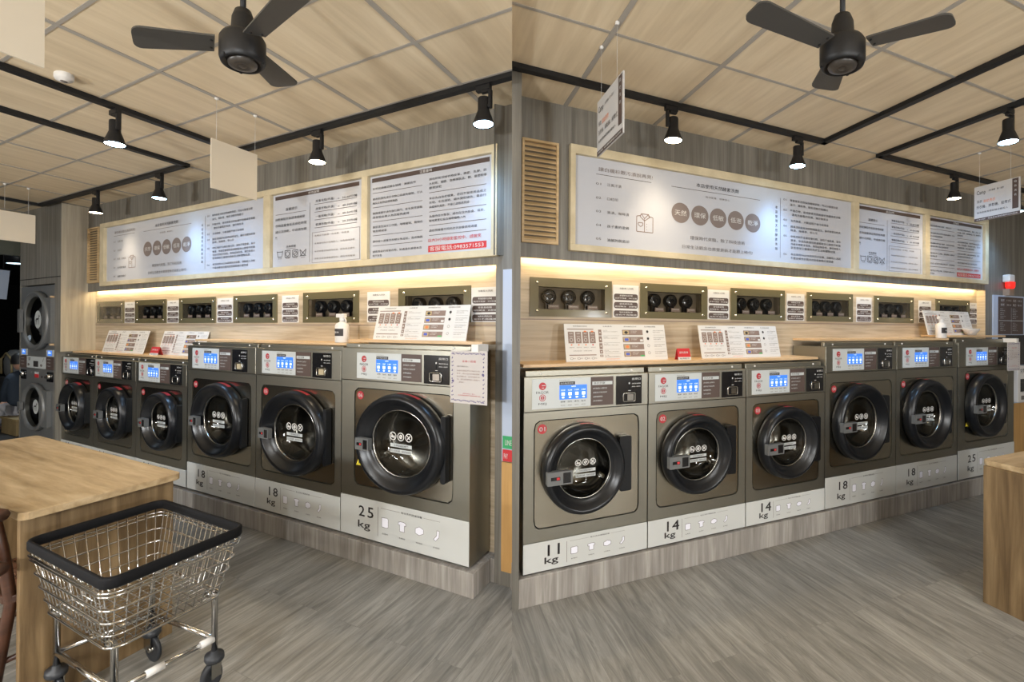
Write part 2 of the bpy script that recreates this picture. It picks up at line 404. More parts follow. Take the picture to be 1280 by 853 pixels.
# ------------------------------------------------------------------ board artwork, fractions of each board
def frac(room, y, bx0, bx1, bz0, bz1, zx, zy, sc):
    def g(x, yy):
        X, Z = room.onY(zx+x*sc, zy+yy*sc, y); return ((X-bx0)/(bx1-bx0), (Z-bz0)/(bz1-bz0))
    return g
def rb(px): return R.onY(px, 250, RW-.012)[0]
def lb(px): return L.onY(px, 250, LW-.012)[0]
RB1, RB2, RB3 = (rb(718), rb(1064)), (rb(1071), rb(1153.5)), (rb(1159.5), rb(1228.5))
RBZ = (2.005, 2.6)
LB1, LB2, LB3 = (lb(134), lb(333)), (lb(341.5), lb(455)), (lb(462.5), lb(616.5))
LBZ = (1.972, 2.54)
RBZ = (H+(R.onY(718, 306, RW-.012)[1]-H), R.onY(718, 193, RW-.012)[1])
A = []   # board one artwork: (kind, args)
g1 = frac(R, RW-.012, *RB1, *RBZ, 700, 190, .1641); g2 = frac(R, RW-.012, *RB1, *RBZ, 860, 210, .1641)
def row(g, x0, y0, x1, h, s, col, gr=None):
    a = g(x0, y0); b = (gr or g)(x1, y0)[0]; t = g(x0, y0-h/2)[1]-g(x0, y0+h/2)[1]; return ('t', a[0], b, a[1], t, s, col)
def hline(g, x0, y0, x1, col, gr=None): a = g(x0, y0); return ('l', a[0], (gr or g)(x1, y0)[0], a[1], col)
A.append(row(g1, 293, 130, 705, 32, '讓白襯衫跟污漬說再見!', taupe)); A.append(hline(g1, 275, 168, 695, greyink))
for i, (y, s, xr) in enumerate(((240, '泛黃汗漬', 467), (347, '口紅印', 440), (450, '果漬、咖啡漬', 525), (555, '孩子畫的塗鴉', 525), (660, '油膩的蔬菜印', 525))):
    A.append(row(g1, 273, y, 312, 17, '0%d' % (i+1), greyink)); A.append(row(g1, 358, y+11, xr, 23, s, ink if i > 2 else greyink))
A.append(row(g2, 62, 130, 385, 32, '本店使用天然酵素洗劑', ink)); A.append(hline(g1, 848, 262, 548, greyink, g2))
A.append(row(g2, 132, 222, 318, 15, '洗淨能量　低敏安心', greyink))
CIR = [g1(918, 465), g2(90, 364), g2(229, 384), g2(364, 402), g2(492, 421)]
RV = (g1(918, 389)[1]-g1(918, 543)[1])/2; RU = (g1(987, 465)[0]-g1(850, 465)[0])/2
for c, s in zip(CIR, ('天然', '環保', '低敏', '低泡', '乾淨')): A.append(('c', c[0], c[1], RU, RV, s))
A.append(row(g2, 15, 532, 432, 30, '環保時代來臨，除了科技技術', greyink)); A.append(row(g1, 930, 720, 490, 28, '日常生活觀念也需要更新才能跟上時代!', greyink, g2))
vx, vy0 = g2(672, 300); vy1 = g2(672, 615)[1]
for i, ch in enumerate('本店使用天然酵素洗劑'): A.append(('t', vx-.0048, vx+.0048, vy0+(vy1-vy0)*i/9, .04, ch, ink))
A.append(('v', g2(703, 230)[0], g2(703, 230)[1], g2(703, 685)[1], greyink))
para = [(248, 775, 1140, '專業酵素洗劑採用植物萃取，可以分解蛋白質'), (280, 775, 1065, '油污、澱粉等，輕鬆溶解衣物髒污'), (325, 775, 1160, '不傷衣物，使用酵素洗劑能讓衣物纖維更柔軟'), (358, 790, 1065, '還有抗靜電的效果，讓衣物潔淨'),
        (403, 780, 1068, '天然酵素，分解過程不會污染環境'), (448, 780, 1160, '酵素洗劑能有效抑制細菌滋生，讓衣物更加乾爽'), (475, 780, 985, '除臭、除螨等，安心又'),
        (522, 780, 1160, '中性洗劑不含磷及螢光劑，溫和不傷肌膚，家中'), (552, 780, 1160, '寶寶、孕婦及敏感性肌膚都能安心使用不刺激'), (580, 780, 1160, '洗後衣物乾淨清香，無殘留無負擔，讓您與家人'),
        (607, 780, 1120, '享受環保又健康的洗衣生活新體驗品質'), (658, 780, 1160, '本店採用FAGOR商用洗衣設備，自動投入洗劑'), (687, 780, 1105, '不需自備洗衣精洗衣粉柔軟精方便快速')]
for y, a, b, s in para: A.append(row(g2, a, y, b, 19, s, ink))
for i, y in enumerate((240, 318, 394, 440, 515, 655)): A.append(row(g2, 725, y, 750, 15, '0%d' % (i+1), greyink))
A.append(('shirt', *g1(583, 605), *g1(707, 483)))
B = []; x2 = frac(L, LW-.012, *LB2, *LBZ, 330, 190, .2422); C3 = []; x3 = frac(L, LW-.012, *LB3, *LBZ, 330, 190, .2422)
B.append(('b', .03, .955, .925, .975, brown)); B.append(('t', .42, .54, .95, .035, '烘衣說明', white))
B.append(row(x2, 113, 298, 173, 15, '溫馨提示', ink)); B.append(hline(x2, 62, 328, 218, greyink))
for y, s, e in ((354, '烘乾機取衣後請清理棉絮', 212), (386, '衣物過量會延長烘乾時間', 220), (417, '請分次烘乾，中途請勿開', 220), (448, '門', 68)): B.append(row(x2, 60, y, e, 14, s, ink))
B.append(row(x2, 115, 490, 165, 12, '洗滌標籤', ink)); B.append(hline(x2, 117, 501, 165, greyink))
for i in range(4):
    B.append(('care', *x2(83+39.5*i, 530-3.2*i), i)); B.append(row(x2, 74+39.5*i, 553-3*i, 94+39.5*i, 7, ('手洗', '可烘', '低溫', '禁烘')[i], greyink))
B.append(('v', x2(238, 260)[0], x2(238, 262)[1], x2(233, 570)[1], greyink))
for i, (y, s) in enumerate(((256, '厚重毛毯(中溫)'), (296, '厚重衣物(中溫)'), (336, '一般衣物(中溫)'), (377, '輕薄衣物(中溫)'))):
    B.append(row(x2, 268, y, 362, 15, s, ink)); B.append(row(x2, 378, y-14, 392, 6, '→', ink)); B.append(row(x2, 405, y-20, 482, 13, ('50-60分鐘', '40-50分鐘', '40-50分鐘', '20-30分鐘')[i], ink))
    B.append(hline(x2, 262, y+16, 480, greyink))
q0 = x2(250, 418); q1 = x2(495, 388+0); q2 = x2(250, 573)
B.append(('frame', q0[0], q1[0], q2[1], q0[1]))
for i, y in enumerate((434, 474, 515, 552)): B.append(row(x2, 262, y, 440 if i == 0 else 470, 9, ('毛毯以不超過一件為限、勿過量', '衣物請先脫水後再放入、以免耗時烘乾', '毛衣絲質衣物請用低溫、避免縮水變形', '烘乾完成後請儘速取出、避免衣物皺褶')[i], greyink))
C3.append(('b', .02, .975, .925, .975, brown)); C3.append(('t', .44, .54, .95, .035, '注意事項', white))
for y, e, s, ln in ((194, 785, '投幣前請確認機台號碼　謝謝合作', 1), (247, 820, '使用前請先清空衣物口袋避免硬幣、打火', 0), (268, 690, '機及尖銳物品損壞機器', 1), (320, 818, '機器運轉中請勿強行開門、若有異常請聯', 0), (341, 750, '絡客服由專人為您服務處理', 1),
                    (391, 820, '嚴禁清洗油污工作服、地毯寵物、寵物衣', 0), (412, 635, '物及棉被套', 1), (465, 820, '請勿投入過量洗衣精以免溢出，造成機器', 1), (517, 815, '顧客需自行保管衣物，如遇遺失損壞本店', 0), (538, 608, '概不負責', 0)):
    C3.append(row(x3, 562, y, e, 12, s, ink))
    if ln: C3.append(hline(x3, 562, y+22, 818, greyink))
for y, e, s, ln in ((143, 1150, '請勿烘乾羽絨衣物皮革，橡膠、乳膠、防', 0), (166, 1150, '水材質、塑膠、泡棉類製品、鞋、易燃物等', 0), (188, 918, '嚴禁烘乾', 1), (242, 1148, '本店為自助式營業，若因不當使用造成之', 0), (264, 1148, '衣物、毛毯損毀、縮水變形褪色，需自行', 0), (287, 1060, '承擔損失風險，不便之處敬請見諒', 1),
                    (335, 1140, '為維持店內整潔、請勿在店內飲食、吸菸、', 0), (357, 1040, '隨地棄置垃圾及攜帶寵物入內', 1), (408, 1100, '請依照機種不同的洗衣容量使用適量', 1)):
    C3.append(row(x3, 853, y, e, 13, s, ink))
    if ln: C3.append(hline(x3, 853, y+24, 1148, greyink))
C3.append(row(x3, 848, 458, 1122, 18, '店內24小時錄影監控中、請微笑', redp))
r0 = x3(847, 502); r1 = x3(847, 520); a = x3(848, 519); b = x3(1152, 0)[0]
C3.append(('b', a[0], b, a[1], x3(848, 486)[1], redp)); C3.append(('t', a[0]+.012, b-.02, (a[1]+x3(848, 486)[1])/2, .052, '客服電話:0983571553', white))
def draw_board(mb, art, bx, bz, y):
    W = bx[1]-bx[0]; Hh = bz[1]-bz[0]
    fn = lambda u, v: (bx[0]+u*W, y, bz[0]+v*Hh); fr = lambda u, v: (bx[0]+u*W, y-.0006, bz[0]+v*Hh)
    lw = .0035
    for it in art:
        k = it[0]
        if k == 't': text(mb, it[5], fr, it[1], it[2], it[3], it[4], it[6])
        elif k == 'l': rect(mb, fn, it[1], it[2], it[3]-lw/2/Hh, it[3]+lw/2/Hh, it[4])
        elif k == 'v': rect(mb, fn, it[1]-lw/2/W, it[1]+lw/2/W, it[3], it[2], it[4])
        elif k == 'b': rect(mb, fn, it[1], it[2], it[3], it[4], it[5])
        elif k == 'c':
            ellipse(mb, fn, it[1], it[2], it[3], it[4], taupe, 32); text(mb, it[5], fr, it[1]-it[3]*.66, it[1]+it[3]*.66, it[2], it[4]*.55, white)
        elif k == 'frame':
            for u0, u1, v0, v1 in ((it[1], it[2], it[3], it[3]), (it[1], it[2], it[4], it[4])): rect(mb, fn, u0, u1, v0-.002, v1+.002, greyink)
            for u in (it[1], it[2]): rect(mb, fn, u-.0015, u+.0015, it[3], it[4], greyink)
        elif k == 'shirt':
            u0, v0, u1, v1 = it[1:]; du = u1-u0; dv = v1-v0; P = lambda a, b: (u0+a*du, v0+b*dv)
            f2 = lambda u, v: (u, y, v); Q = lambda a, b: (bx[0]+(u0+a*du)*W, bz[0]+(v0+b*dv)*Hh)
            for pl in ([(.25, .9), (0, .85), (0, 0), (1, 0), (1, .85), (.72, .9)], [(.2, .85), (.28, 1), (.72, 1), (.8, .85)], [(.2, .85), (.48, .62), (.8, .85)], [(.28, 1), (.48, .75), (.72, 1)], [(.48, .75), (.48, 0)],
                       [(.1, .5), (.38, .5), (.38, .38), (.24, .28), (.1, .38), (.1, .5)], [(.6, .45), (.63, .45)], [(.6, .3), (.63, .3)], [(.6, .15), (.63, .15)]):
                polyline(mb, f2, [Q(*p) for p in pl], .005, brownl)
        elif k == 'care':
            cu, cv, i = it[1:]; Q = lambda a, b: (bx[0]+cu*W+a*.034, bz[0]+cv*Hh+b*.026); f2 = lambda u, v: (u, y, v)
            shp = {0: [[(-1, 1), (-.7, -.8), (.7, -.8), (1, 1)], [(-1, .7), (1, .7)]], 1: [[(-.9, -1), (-.9, 1), (.9, 1), (.9, -1), (-.9, -1)]],
                   2: [[(-.9, -1), (-.9, 1), (.9, 1), (.9, -1), (-.9, -1)], [(-.5, -.5), (.5, .5)]], 3: [[(-1, -1), (1, 1)], [(-1, 1), (1, -1)], [(-1, .8), (-.6, -.8), (.6, -.8), (1, .8)]]}[i]
            for pl in shp: polyline(mb, f2, [Q(*p) for p in pl], .0045, ink)
            if i in (1, 2): ellipse(mb, f2, *Q(0, 0), .024, .019, ink, 16, .8)
def notice_set(room, y, boards, bz, fx, fz, names):
    # pine frame plus three printed boards; frame carries the boards, each board is a thing
    t = thing('board_frame', names[0], 'frame', room, ((fx[0]+fx[1])/2, y, fz[0]))
    mb = MB(); fy = y-.035
    mb.box(fx[0], fx[1], fy, y, bz[1], fz[1], framewood); mb.box(fx[0], fx[1], fy, y, fz[0], bz[0], framewood)
    mb.box(fx[0], boards[0][0], fy, y, bz[0], bz[1], framewood); mb.box(boards[2][1], fx[1], fy, y, bz[0], bz[1], framewood)
    mb.build('frame_rail', t, bevel=.002)
    for i in (0, 1):
        mb = MB(); mb.box(boards[i][1], boards[i+1][0], fy, y, bz[0], bz[1], framewood); mb.build('frame_divider', t, bevel=.002)
    for b, art, nm in zip(boards, (A, B, C3), names[1:]):
        t = thing('notice_board', nm, 'sign', room, ((b[0]+b[1])/2, y, bz[0]))
        mb = MB(); mb.box(b[0]+.001, b[1]-.001, y-.012, y-.001, bz[0]+.001, bz[1]-.001, boardw); mb.build('board_panel', t)
        mb = MB(); draw_board(mb, art, b, bz, y-.0135); mb.build('printing', t)
notice_set(L, LW, (LB1, LB2, LB3), LBZ, (lb(129), lb(623.5)), (1.93, 2.585),
    ('long pine frame around the boards with red phone strip legible, left wall', 'wide white notice board with five grey circles, between slatted vent and hanging cream card',
     'white board with care symbols, lit by a warm lamp in left half', 'white board with large red strip reading 0983571553, left half'))
notice_set(R, RW, (RB1, RB2, RB3), RBZ, (rb(711.5), rb(1232.5)), (R.onY(711, 314, RW)[1], R.onY(711, 182, RW)[1]),
    ('long pine frame whose near end stands beside the wide louvred vent', 'largest white board, headline with shirt drawing and five grey circles, right half',
     'middle white board with care symbols in right half', 'smallest white board with red strip, behind the hanging sign in right half'))

# ------------------------------------------------------------------ louvre vents
def louvre(room, y, x0, x1, z0, z1, label, n):
    t = thing('louvre_vent', label, 'vent', room, ((x0+x1)/2, y, z0))
    w = .012*1.2; mb = MB()
    mb.box(x0, x0+w, y-.02, y, z0, z1, louverwood); mb.box(x1-w, x1, y-.02, y, z0, z1, louverwood); mb.box(x0+w, x1-w, y-.02, y, z0, z0+w, louverwood); mb.box(x0+w, x1-w, y-.02, y, z1-w, z1, louverwood)
    mb.build('vent_frame', t)
    mb = MB()
    for i in range(n):
        z = z0+w+(z1-z0-2*w)*(i+.5)/n; h = (z1-z0)/n
        mb.add([(x0+w, y-.018, z-h*.42), (x1-w, y-.018, z-h*.42), (x1-w, y-.004, z+h*.36), (x0+w, y-.004, z+h*.36), (x0+w, y-.018, z-h*.42+.006), (x1-w, y-.018, z-h*.42+.006)],
               [(0, 1, 5, 4), (4, 5, 2, 3), (0, 3, 2, 1)], louverwood)
    mb.build('slats', t)
    mb = MB(); mb.box(x0+w, x1-w, y-.003, y, z0+w, z1-w, recess); mb.build('backing', t)
louvre(L, LW, L.onY(112.5, 286, LW)[0], L.onY(126, 286, LW)[0], 1.975, 2.57, 'narrow slatted wood vent beside far end of left notice boards', 22)
louvre(R, RW, R.onY(652, 173, RW)[0], R.onY(697.5, 182, RW)[0], R.onY(652, 303, RW)[1], R.onY(652, 173, RW)[1], 'wide slatted wood vent near centre of picture, left of shirt board', 20)

# ------------------------------------------------------------------ LED strips (in the slots above the niches)
for room, x0, x1, y, z, lab in ((L, NLX0+.02, NLX1-.01, LN, LZ, 'warm led strip glowing above left row of dispenser windows'), (R, NRX0+.01, NRX1-.02, RN, RZ, 'warm led strip glowing above right row of dispenser windows')):
    wy = LW if room is L else RW
    t = thing('led_strip', lab, 'light', room, ((x0+x1)/2, y-.02, z+.03))
    mb = MB(); mb.box(x0, x1, wy+.021, wy+.036, z+.012, z+.030, ledm); mb.build('diffuser', t)
    mb = MB(); mb.box(x0, x1, wy+.020, wy+.037, z+.031, z+.038, offw); mb.build('channel', t)

# ------------------------------------------------------------------ dispenser windows
def dispenser(room, y, x0, x1, z0, z1, label, group):
    t = thing('dispenser_window', label, 'dispenser', room, ((x0+x1)/2, y, z0), group)
    ix0, ix1, iz0, iz1 = inner(x0, x1, z0, z1); fy = y-.008; W = x1-x0; Hh = z1-z0
    mb = MB()
    mb.box(x0, x1, fy, y, z0, iz0, olive); mb.box(x0, x1, fy, y, iz1, z1, olive); mb.box(x0, ix0, fy, y, iz0, iz1, olive); mb.box(ix1, x1, fy, y, iz0, iz1, olive)
    mb.build('cover_frame', t)
    mb = MB(); d = .055
    mb.add([(ix0, y, iz0), (ix1, y, iz0), (ix1, y, iz1), (ix0, y, iz1), (ix0, y+d, iz0), (ix1, y+d, iz0), (ix1, y+d, iz1), (ix0, y+d, iz1)],
           [(4, 7, 6, 5), (0, 1, 5, 4), (3, 7, 6, 2), (0, 4, 7, 3), (1, 2, 6, 5)], recess)
    mb.build('recess_box', t)
    mb = MB(); mb.add([(ix0, fy+.002, iz0), (ix1, fy+.002, iz0), (ix1, fy+.002, iz1), (ix0, fy+.002, iz1)], [(0, 1, 2, 3)], pane); mb.build('pane', t)
    for u in (.24, .48, .72):
        c = (x0+W*u, y+.04, iz0+(iz1-iz0)*.58); r = .085*W if room is R else .08*W
        mb = MB(); mb.lathe(c, [(0, -.028), (.75, -.03), (.95, -.025), (1, -.012), (1, .02)], blackm, 20, 'y', r, r*1.02); mb.lathe(c, [(.4, -.034), (.36, -.036), (.3, -.032)], blackd, 14, 'y', r, r)
        mb.box(c[0]-r*.5, c[0]+r*.5, c[1]-.02, c[1]+.02, iz0+.001, c[2]-r*.8, blackm)
        p = mb.build('pump', t)
        mb = MB(); mb.box(c[0]-r*.6+.03*W, c[0]+r*.9+.03*W, y+.003, y+.005, iz0+.004, iz0+.03, brownl)
        text(mb, '00000', wallfn(y+.0025), c[0]-r*.45+.03*W, c[0]+r*.75+.03*W, iz0+.02, .008, white); mb.build('tag', p)
    for u, v in ((.08, .87), (.93, .84), (.08, .14), (.93, .12)):
        mb = MB(); mb.lathe((x0+W*u, fy, z0+Hh*v), [(0, -.006), (.006, -.005), (.008, 0)], chrome, 10, 'y', 1.1, 1); mb.build('screw', t)
def info_card(room, y, x0, x1, z0, z1, label, group):
    t = thing('info_card', label, 'sign', room, ((x0+x1)/2, y, z0), group)
    mb = MB(); mb.box(x0, x1, y-.003, y-.0005, z0, z1, white); mb.build('card', t)
    W = x1-x0; Hh = z1-z0; fn = lambda u, v: (x0+u*W, y-.0034, z0+v*Hh); f2 = lambda u, v: (x0+u*W, y-.004, z0+v*Hh)
    mb = MB(); text(mb, '自動投入洗劑', f2, .26, .78, .895, .06, ink)
    for v, s, s2 in ((.62, '專業酵素洗衣精', '純淨不殘留　99%抗菌'), (.365, '香氛柔軟精', '植物精油　抗靜電'), (.11, '強效去漬漂白劑', '溫和不傷纖維')):
        pts = rrect(x0+.04*W, x1-.04*W, z0+(v-.085)*Hh, z0+(v+.11)*Hh, .014, 3); mb.add([(a, y-.0034, b) for a, b in pts], [tuple(range(len(pts)))], brown)
        text(mb, s, f2, .25, .75, v+.055, .05, white); text(mb, s2, f2, .08, .92, v-.025, .045, white)
    mb.build('printing', t)
nm = ['first', 'second', 'third', 'fourth', 'fifth', 'sixth']
ll = ['window with dark dispenser pumps nearest the street end, left half', 'window with bluish reflection, second from street end, left half', 'window with three dispenser pumps above the first sheet pair, third from left, left half',
      'window with dark dispenser pumps above machine 04, left half', 'window with three dispenser pumps behind the spray bottle, left half', 'largest dispenser window in left half, partly behind instruction sheet']
rl = ['largest dispenser window in right half, above machine 01', 'dispenser window above red tent card, second from centre, right half', 'dispenser window above second instruction sheet, third from centre, right half',
      'dispenser window above machine 04, fourth from centre, right half', 'dispenser window above machine 05, fifth from centre, right half', 'small far dispenser window behind the last instruction sheet, right half']
for i in range(6):
    dispenser(L, LN, *ldx[i], *LDZ, ll[i], 'detergent dispenser windows of left half'); dispenser(R, RN, *rdx[i], *RDZ, rl[i], 'detergent dispenser windows of right half')
lcx = ext(L, LN, [(156.5, 380, 169, 404), (209.5, 380, 224, 404), (272, 380, 291, 404), (353, 380, 373.5, 404), (459.5, 380, 487.5, 404), (589.5, 380, 624, 404)])
rcx = ext(R, RN, [(766, 360, 798, 397), (884.5, 365, 911, 400), (983, 370, 1005, 402), (1070, 375, 1089, 405), (1148, 380, 1163.5, 405), (1211, 382, 1223.5, 405)])
cl = ['first card from street end of left row', 'second card from street end of left row', 'third card from street end of left row, above machine 04 top', 'between fourth and fifth dispenser windows of left row', 'lower corner behind instruction sheet, left row', 'rightmost card of left row, at the wall edge']
crl = ['nearest and largest card of right row', 'second card from centre, right row', 'third card from centre, right row', 'fourth card from centre, right row, above machine 04', 'fifth card from centre, partly behind far instruction sheet', 'far end card of right row']
for i in range(6):
    info_card(L, LN, lcx[i][0], min(lcx[i][1], NLX1+.05), 1.545, 1.76, 'white three label card, '+cl[i], 'dispenser info cards of left half')
    info_card(R, RN, rcx[i][0], min(rcx[i][1], NRX1), 1.585, 1.805, 'white three label card, '+crl[i], 'dispenser info cards of right half')

# ------------------------------------------------------------------ shelves over the machines
def shelf(room, x0, x1, y0, y1, z, label):
    mb = MB(); mb.box(x0, x1, y0, y1, z-.018, z, shelfwood); o = mb.build('shelf', room=room, org=((x0+x1)/2, y0, z-.018), bevel=.002); tag(o, label, 'shelf')
SLY, SRY = 1.895, 2.14
LSH = (1.243, 1.403, 1.428); RSH = (1.305, 1.444, 1.470)
shelf(L, NLX0+.005, -4.21, SLY, LN, LSH[0], 'low light wood shelf over machines 01 to 03, left half')
shelf(L, -4.20, -2.385, SLY, LN, LSH[1], 'light wood shelf over machines 04 and 05 with spray bottle, left half')
shelf(L, -2.378, NLX1-.02, SLY, LN, LSH[2], 'highest light wood shelf, over machine 06, left half')
shelf(R, NRX0+.01, 2.835, SRY, RN, RSH[0], 'long low light wood shelf with red tent card, right half')
shelf(R, 2.85, 4.50, SRY, RN, RSH[1], 'raised light wood shelf over machines 04 and 05, right half')
shelf(R, 4.53, 5.44, SRY, RN, RSH[2], 'far highest light wood shelf over machine 06, right half')

# ------------------------------------------------------------------ washing machines
def polar(hw, hh, r, a):
    ca, sa = math.cos(a), math.sin(a); t = min(hw/abs(ca) if abs(ca) > 1e-9 else 1e9, hh/abs(sa) if abs(sa) > 1e-9 else 1e9)
    x, z = t*ca, t*sa
    if r > 0 and abs(x) > hw-r and abs(z) > hh-r:
        ox, oz = math.copysign(hw-r, x), math.copysign(hh-r, z); bq = ca*ox+sa*oz; cq = ox*ox+oz*oz-r*r; t = bq+math.sqrt(max(0, bq*bq-cq)); x, z = t*ca, t*sa
    return x, z
def strip(mb, A1, B1, yA, yB, m, smooth=False):
    n = len(A1); vs = [(p[0], yA, p[1]) for p in A1]+[(p[0], yB, p[1]) for p in B1]
    mb.add(vs, [(i, (i+1) % n, (i+1) % n+n, i+n) for i in range(n)], m, smooth)
def washer(room, y, x0, x1, zb, zw, cb, ct, lt, pz0, pz1, pins, door, num, kg, label, opts):
    """zb/zw base panel, cb/ct control panel, lt lid top, pz door panel, door=(cx, cz, rx, rz)"""
    X = (x0+x1)/2; t = thing('washing_machine', label, 'washing machine', room, (X, y, zb)); dep = .2 if room is L else .27; dk = .62 if room is L else .9; g = .0035
    a0, a1 = x0+g, x1-g; W = x1-x0
    px0, px1 = x0+pins, x1-pins; pc = ((px0+px1)/2, (pz0+pz1)/2); hw, hh = (px1-px0)/2, (pz1-pz0)/2; cx, cz, rx, rz = door
    # body with an opening for the door panel
    mb = MB(); bc = pc
    angs = sorted(set([2*PI*i/88 for i in range(88)]+[math.atan2(zz-bc[1], xx-bc[0]) % (2*PI) for xx in (a0, a1) for zz in (zw, cb)]))
    def out(a):
        ca, sa = math.cos(a), math.sin(a); ts = []
        if ca > 1e-9: ts.append((a1-bc[0])/ca)
        if ca < -1e-9: ts.append((a0-bc[0])/ca)
        if sa > 1e-9: ts.append((cb-bc[1])/sa)
        if sa < -1e-9: ts.append((zw-bc[1])/sa)
        tt = min(ts); return (bc[0]+tt*ca, bc[1]+tt*sa)
    O = [out(a) for a in angs]; P = [(pc[0]+q[0], pc[1]+q[1]) for q in (polar(hw, hh, .045, a) for a in angs)]
    strip(mb, O, P, y, y, bronze); P2 = [(pc[0]+q[0], pc[1]+q[1]) for q in (polar(hw-.007, hh-.006, .04, a) for a in angs)]
    strip(mb, P, P, y, y+.014, bronze); strip(mb, P, P2, y+.014, y+.014, gasket)
    yb = y+dep
    mb.add([(a0, y, zb), (a1, y, zb), (a1, y, ct), (a0, y, ct), (a0, yb, zb), (a1, yb, zb), (a1, yb, ct), (a0, yb, ct)], [(1, 5, 6, 2), (0, 3, 7, 4), (3, 2, 6, 7), (0, 4, 5, 1), (4, 7, 6, 5)], bronze)
    mb.build('body', t)
    # lid
    mb = MB(); mb.box(a0+.012, a1-.012, y+.02, y+.045, ct, lt, bronze)
    l = mb.build('lid', t, bevel=.003)
    for u in (.13, .87):
        mb = MB(); mb.lathe((x0+W*u, y+.02, (ct+lt)/2), [(0, -.004), (.006, -.003), (.007, 0)], offw, 10, 'y'); mb.build('screw', l)
    # door panel with porthole
    mb = MB(); pn = [(cx+rx*.93*math.cos(a), cz+rz*.93*math.sin(a)) for a in angs]
    strip(mb, P2, pn, y+.003, y+.003, bronze_door); strip(mb, P2, P2, y+.014, y+.003, bronze_door); dp = mb.build('door_panel', t)
    # drum
    mb = MB(); mb.lathe((cx, y, cz), [(.80, .02), (.80, .10*dk), (.78, .2*dk), (.72, .24*dk), (.3, .26*dk), (0, .26*dk)], steel, 48, 'y', rx, rz)
    for k in range(3):
        a = PI/2+k*2*PI/3; mb.tube([(cx+.78*rx*math.cos(a), y+.03, cz+.78*rz*math.sin(a)), (cx+.66*rx*math.cos(a), y+.13*dk, cz+.66*rz*math.sin(a)), (cx+.7*rx*math.cos(a), y+.23*dk, cz+.7*rz*math.sin(a))], [.02, .035, .02], steel, 8)
    mb.build('drum', t)
    # door ring
    mb = MB(); d = .075
    prof = [(.95, .003), (1.0, -.01), (1.0, -.035), (.985, -.058), (.95, -d), (.90, -d-.004), (.86, -d), (.80, -.052), (.72, -.038), (.685, -.034), (.67, -.026), (.67, .0), (.80, .02)]
    mb.lathe((cx, y, cz), prof, black, 64, 'y', rx, rz)
    dr = mb.build('door', t)
    mb = MB(); mb.rbox(cx+.9*rx, cx+rx+(.0 if room is L else .052), cz-rz*.64, cz+rz*.64, y-.038, y-.001, .012, black); mb.build('hinge', dr)
    # glass bowl
    mb = MB(); mb.lathe((cx, y, cz), [(.69, -.03), (.64, -.008), (.55, .03), (.4, .05), (.0, .055)], doorglass, 48, 'y', rx, rz)
    gl = mb.build('glass', dr)
    mb = MB(); mb.lathe((cx, y, cz), [(.672, -.0315), (.664, -.033), (.652, -.030), (.648, -.024)], steel, 48, 'y', rx, rz); mb.build('glass_rim', dr)
    # warning sticker on the glass
    mb = MB(); fs = wallfn(y-.034); s = .047*rx/.3
    for k in (-1, 0, 1):
        c0 = cx+k*s*1.16+.02*rx; z0 = cz+.14*rz
        ellipse(mb, fs, c0, z0, s*.5, s*.48, white, 20, .8)
        if k == 1: line(mb, fs, (c0-s*.3, z0+s*.3), (c0+s*.3, z0-s*.3), .005, white); line(mb, fs, (c0-s*.2, z0-s*.2), (c0+s*.2, z0+s*.2), .007, white)
        elif k == 0: ellipse(mb, fs, c0, z0, s*.26, s*.26, white, 8); line(mb, fs, (c0-s*.3, z0+s*.3), (c0+s*.3, z0-s*.3), .004, blackd)
        else: rect(mb, fs, c0-s*.28, c0+s*.28, z0-s*.18, z0+s*.05, white); line(mb, fs, (c0-s*.3, z0+s*.3), (c0+s*.3, z0-s*.3), .005, white)
    rect(mb, fs, cx-.22*rx, cx+.27*rx, cz-.075*rz, cz-.005*rz, labelw); rect(mb, fs, cx-.22*rx, cx+.27*rx, cz-.19*rz, cz-.115*rz, labelw)
    f3 = wallfn(y-.0346); text(mb, '注意請確認艙門', f3, cx-.14*rx, cx+.19*rx, cz-.04*rz, .045*rz, ink); text(mb, '禁止使用酒精　揮發性清潔劑', f3, cx-.2*rx, cx+.25*rx, cz-.152*rz, .045*rz, ink)
    mb.build('warning_sticker', gl)
    mb = MB(); f4 = wallfn(y-.0605)      # red caution strip on the ring
    for k in range(10):
        a0_, a1_ = PI/2-.42+k*.052, PI/2-.42+(k+1)*.052
        mb.add([(cx+rx*1.002*math.cos(a), y-yy, cz+rz*1.002*math.sin(a)) for a, yy in ((a0_, .012), (a1_, .012), (a1_, .036), (a0_, .036))], [(0, 1, 2, 3)], redc)
    mb.build('caution_strip', dr)
    # handle
    hx = cx-rx*(.885 if room is L else .975); mb = MB(); hz = cz-.015; hl = .11 if room is L else .145
    pts = rrect(hx, hx+hl, hz-.036, hz+.036, .006, 3); mb.rbox(hx, hx+hl, hz-.036, hz+.036, y-.094, y-.066, .006, MATS['grey painted steel']); mb.box(hx+hl*.62, hx+hl*.92, y-.0955, y-.0935, hz-.028, hz+.028, blackm)
    ho = mb.build('handle', dr); ho['label'] = 'grey metal door handle'
    mb = MB(); mb.box(hx+hl*.14, hx+hl*.5, y-.0955, y-.0938, hz-.009, hz+.009, blackm); mb.box(hx+hl*.36, hx+hl*.48, y-.0965, y-.0952, hz-.006, hz+.006, redp); mb.build('handle_badge', dr)
    # control panel
    mb = MB(); mb.box(a0, a1, y-.004, y, cb+.004, ct, bronze); cpn = mb.build('control_panel', t, bevel=.002)
    k = opts['k']; lo = x0+opts['off']; wl = .532*k; lw0, lw1 = lo, lo+wl*.70; lz0, lz1 = cb+.018, cb+.183; yy = y-.0045
    mb = MB(); mb.box(lo, lo+wl*.705, yy-.002, yy, lz0, lz1, labelw); mb.box(lo+wl*.705, lo+wl, yy-.0022, yy, lz0, lz1, brown); lp = mb.build('label_plate', t)
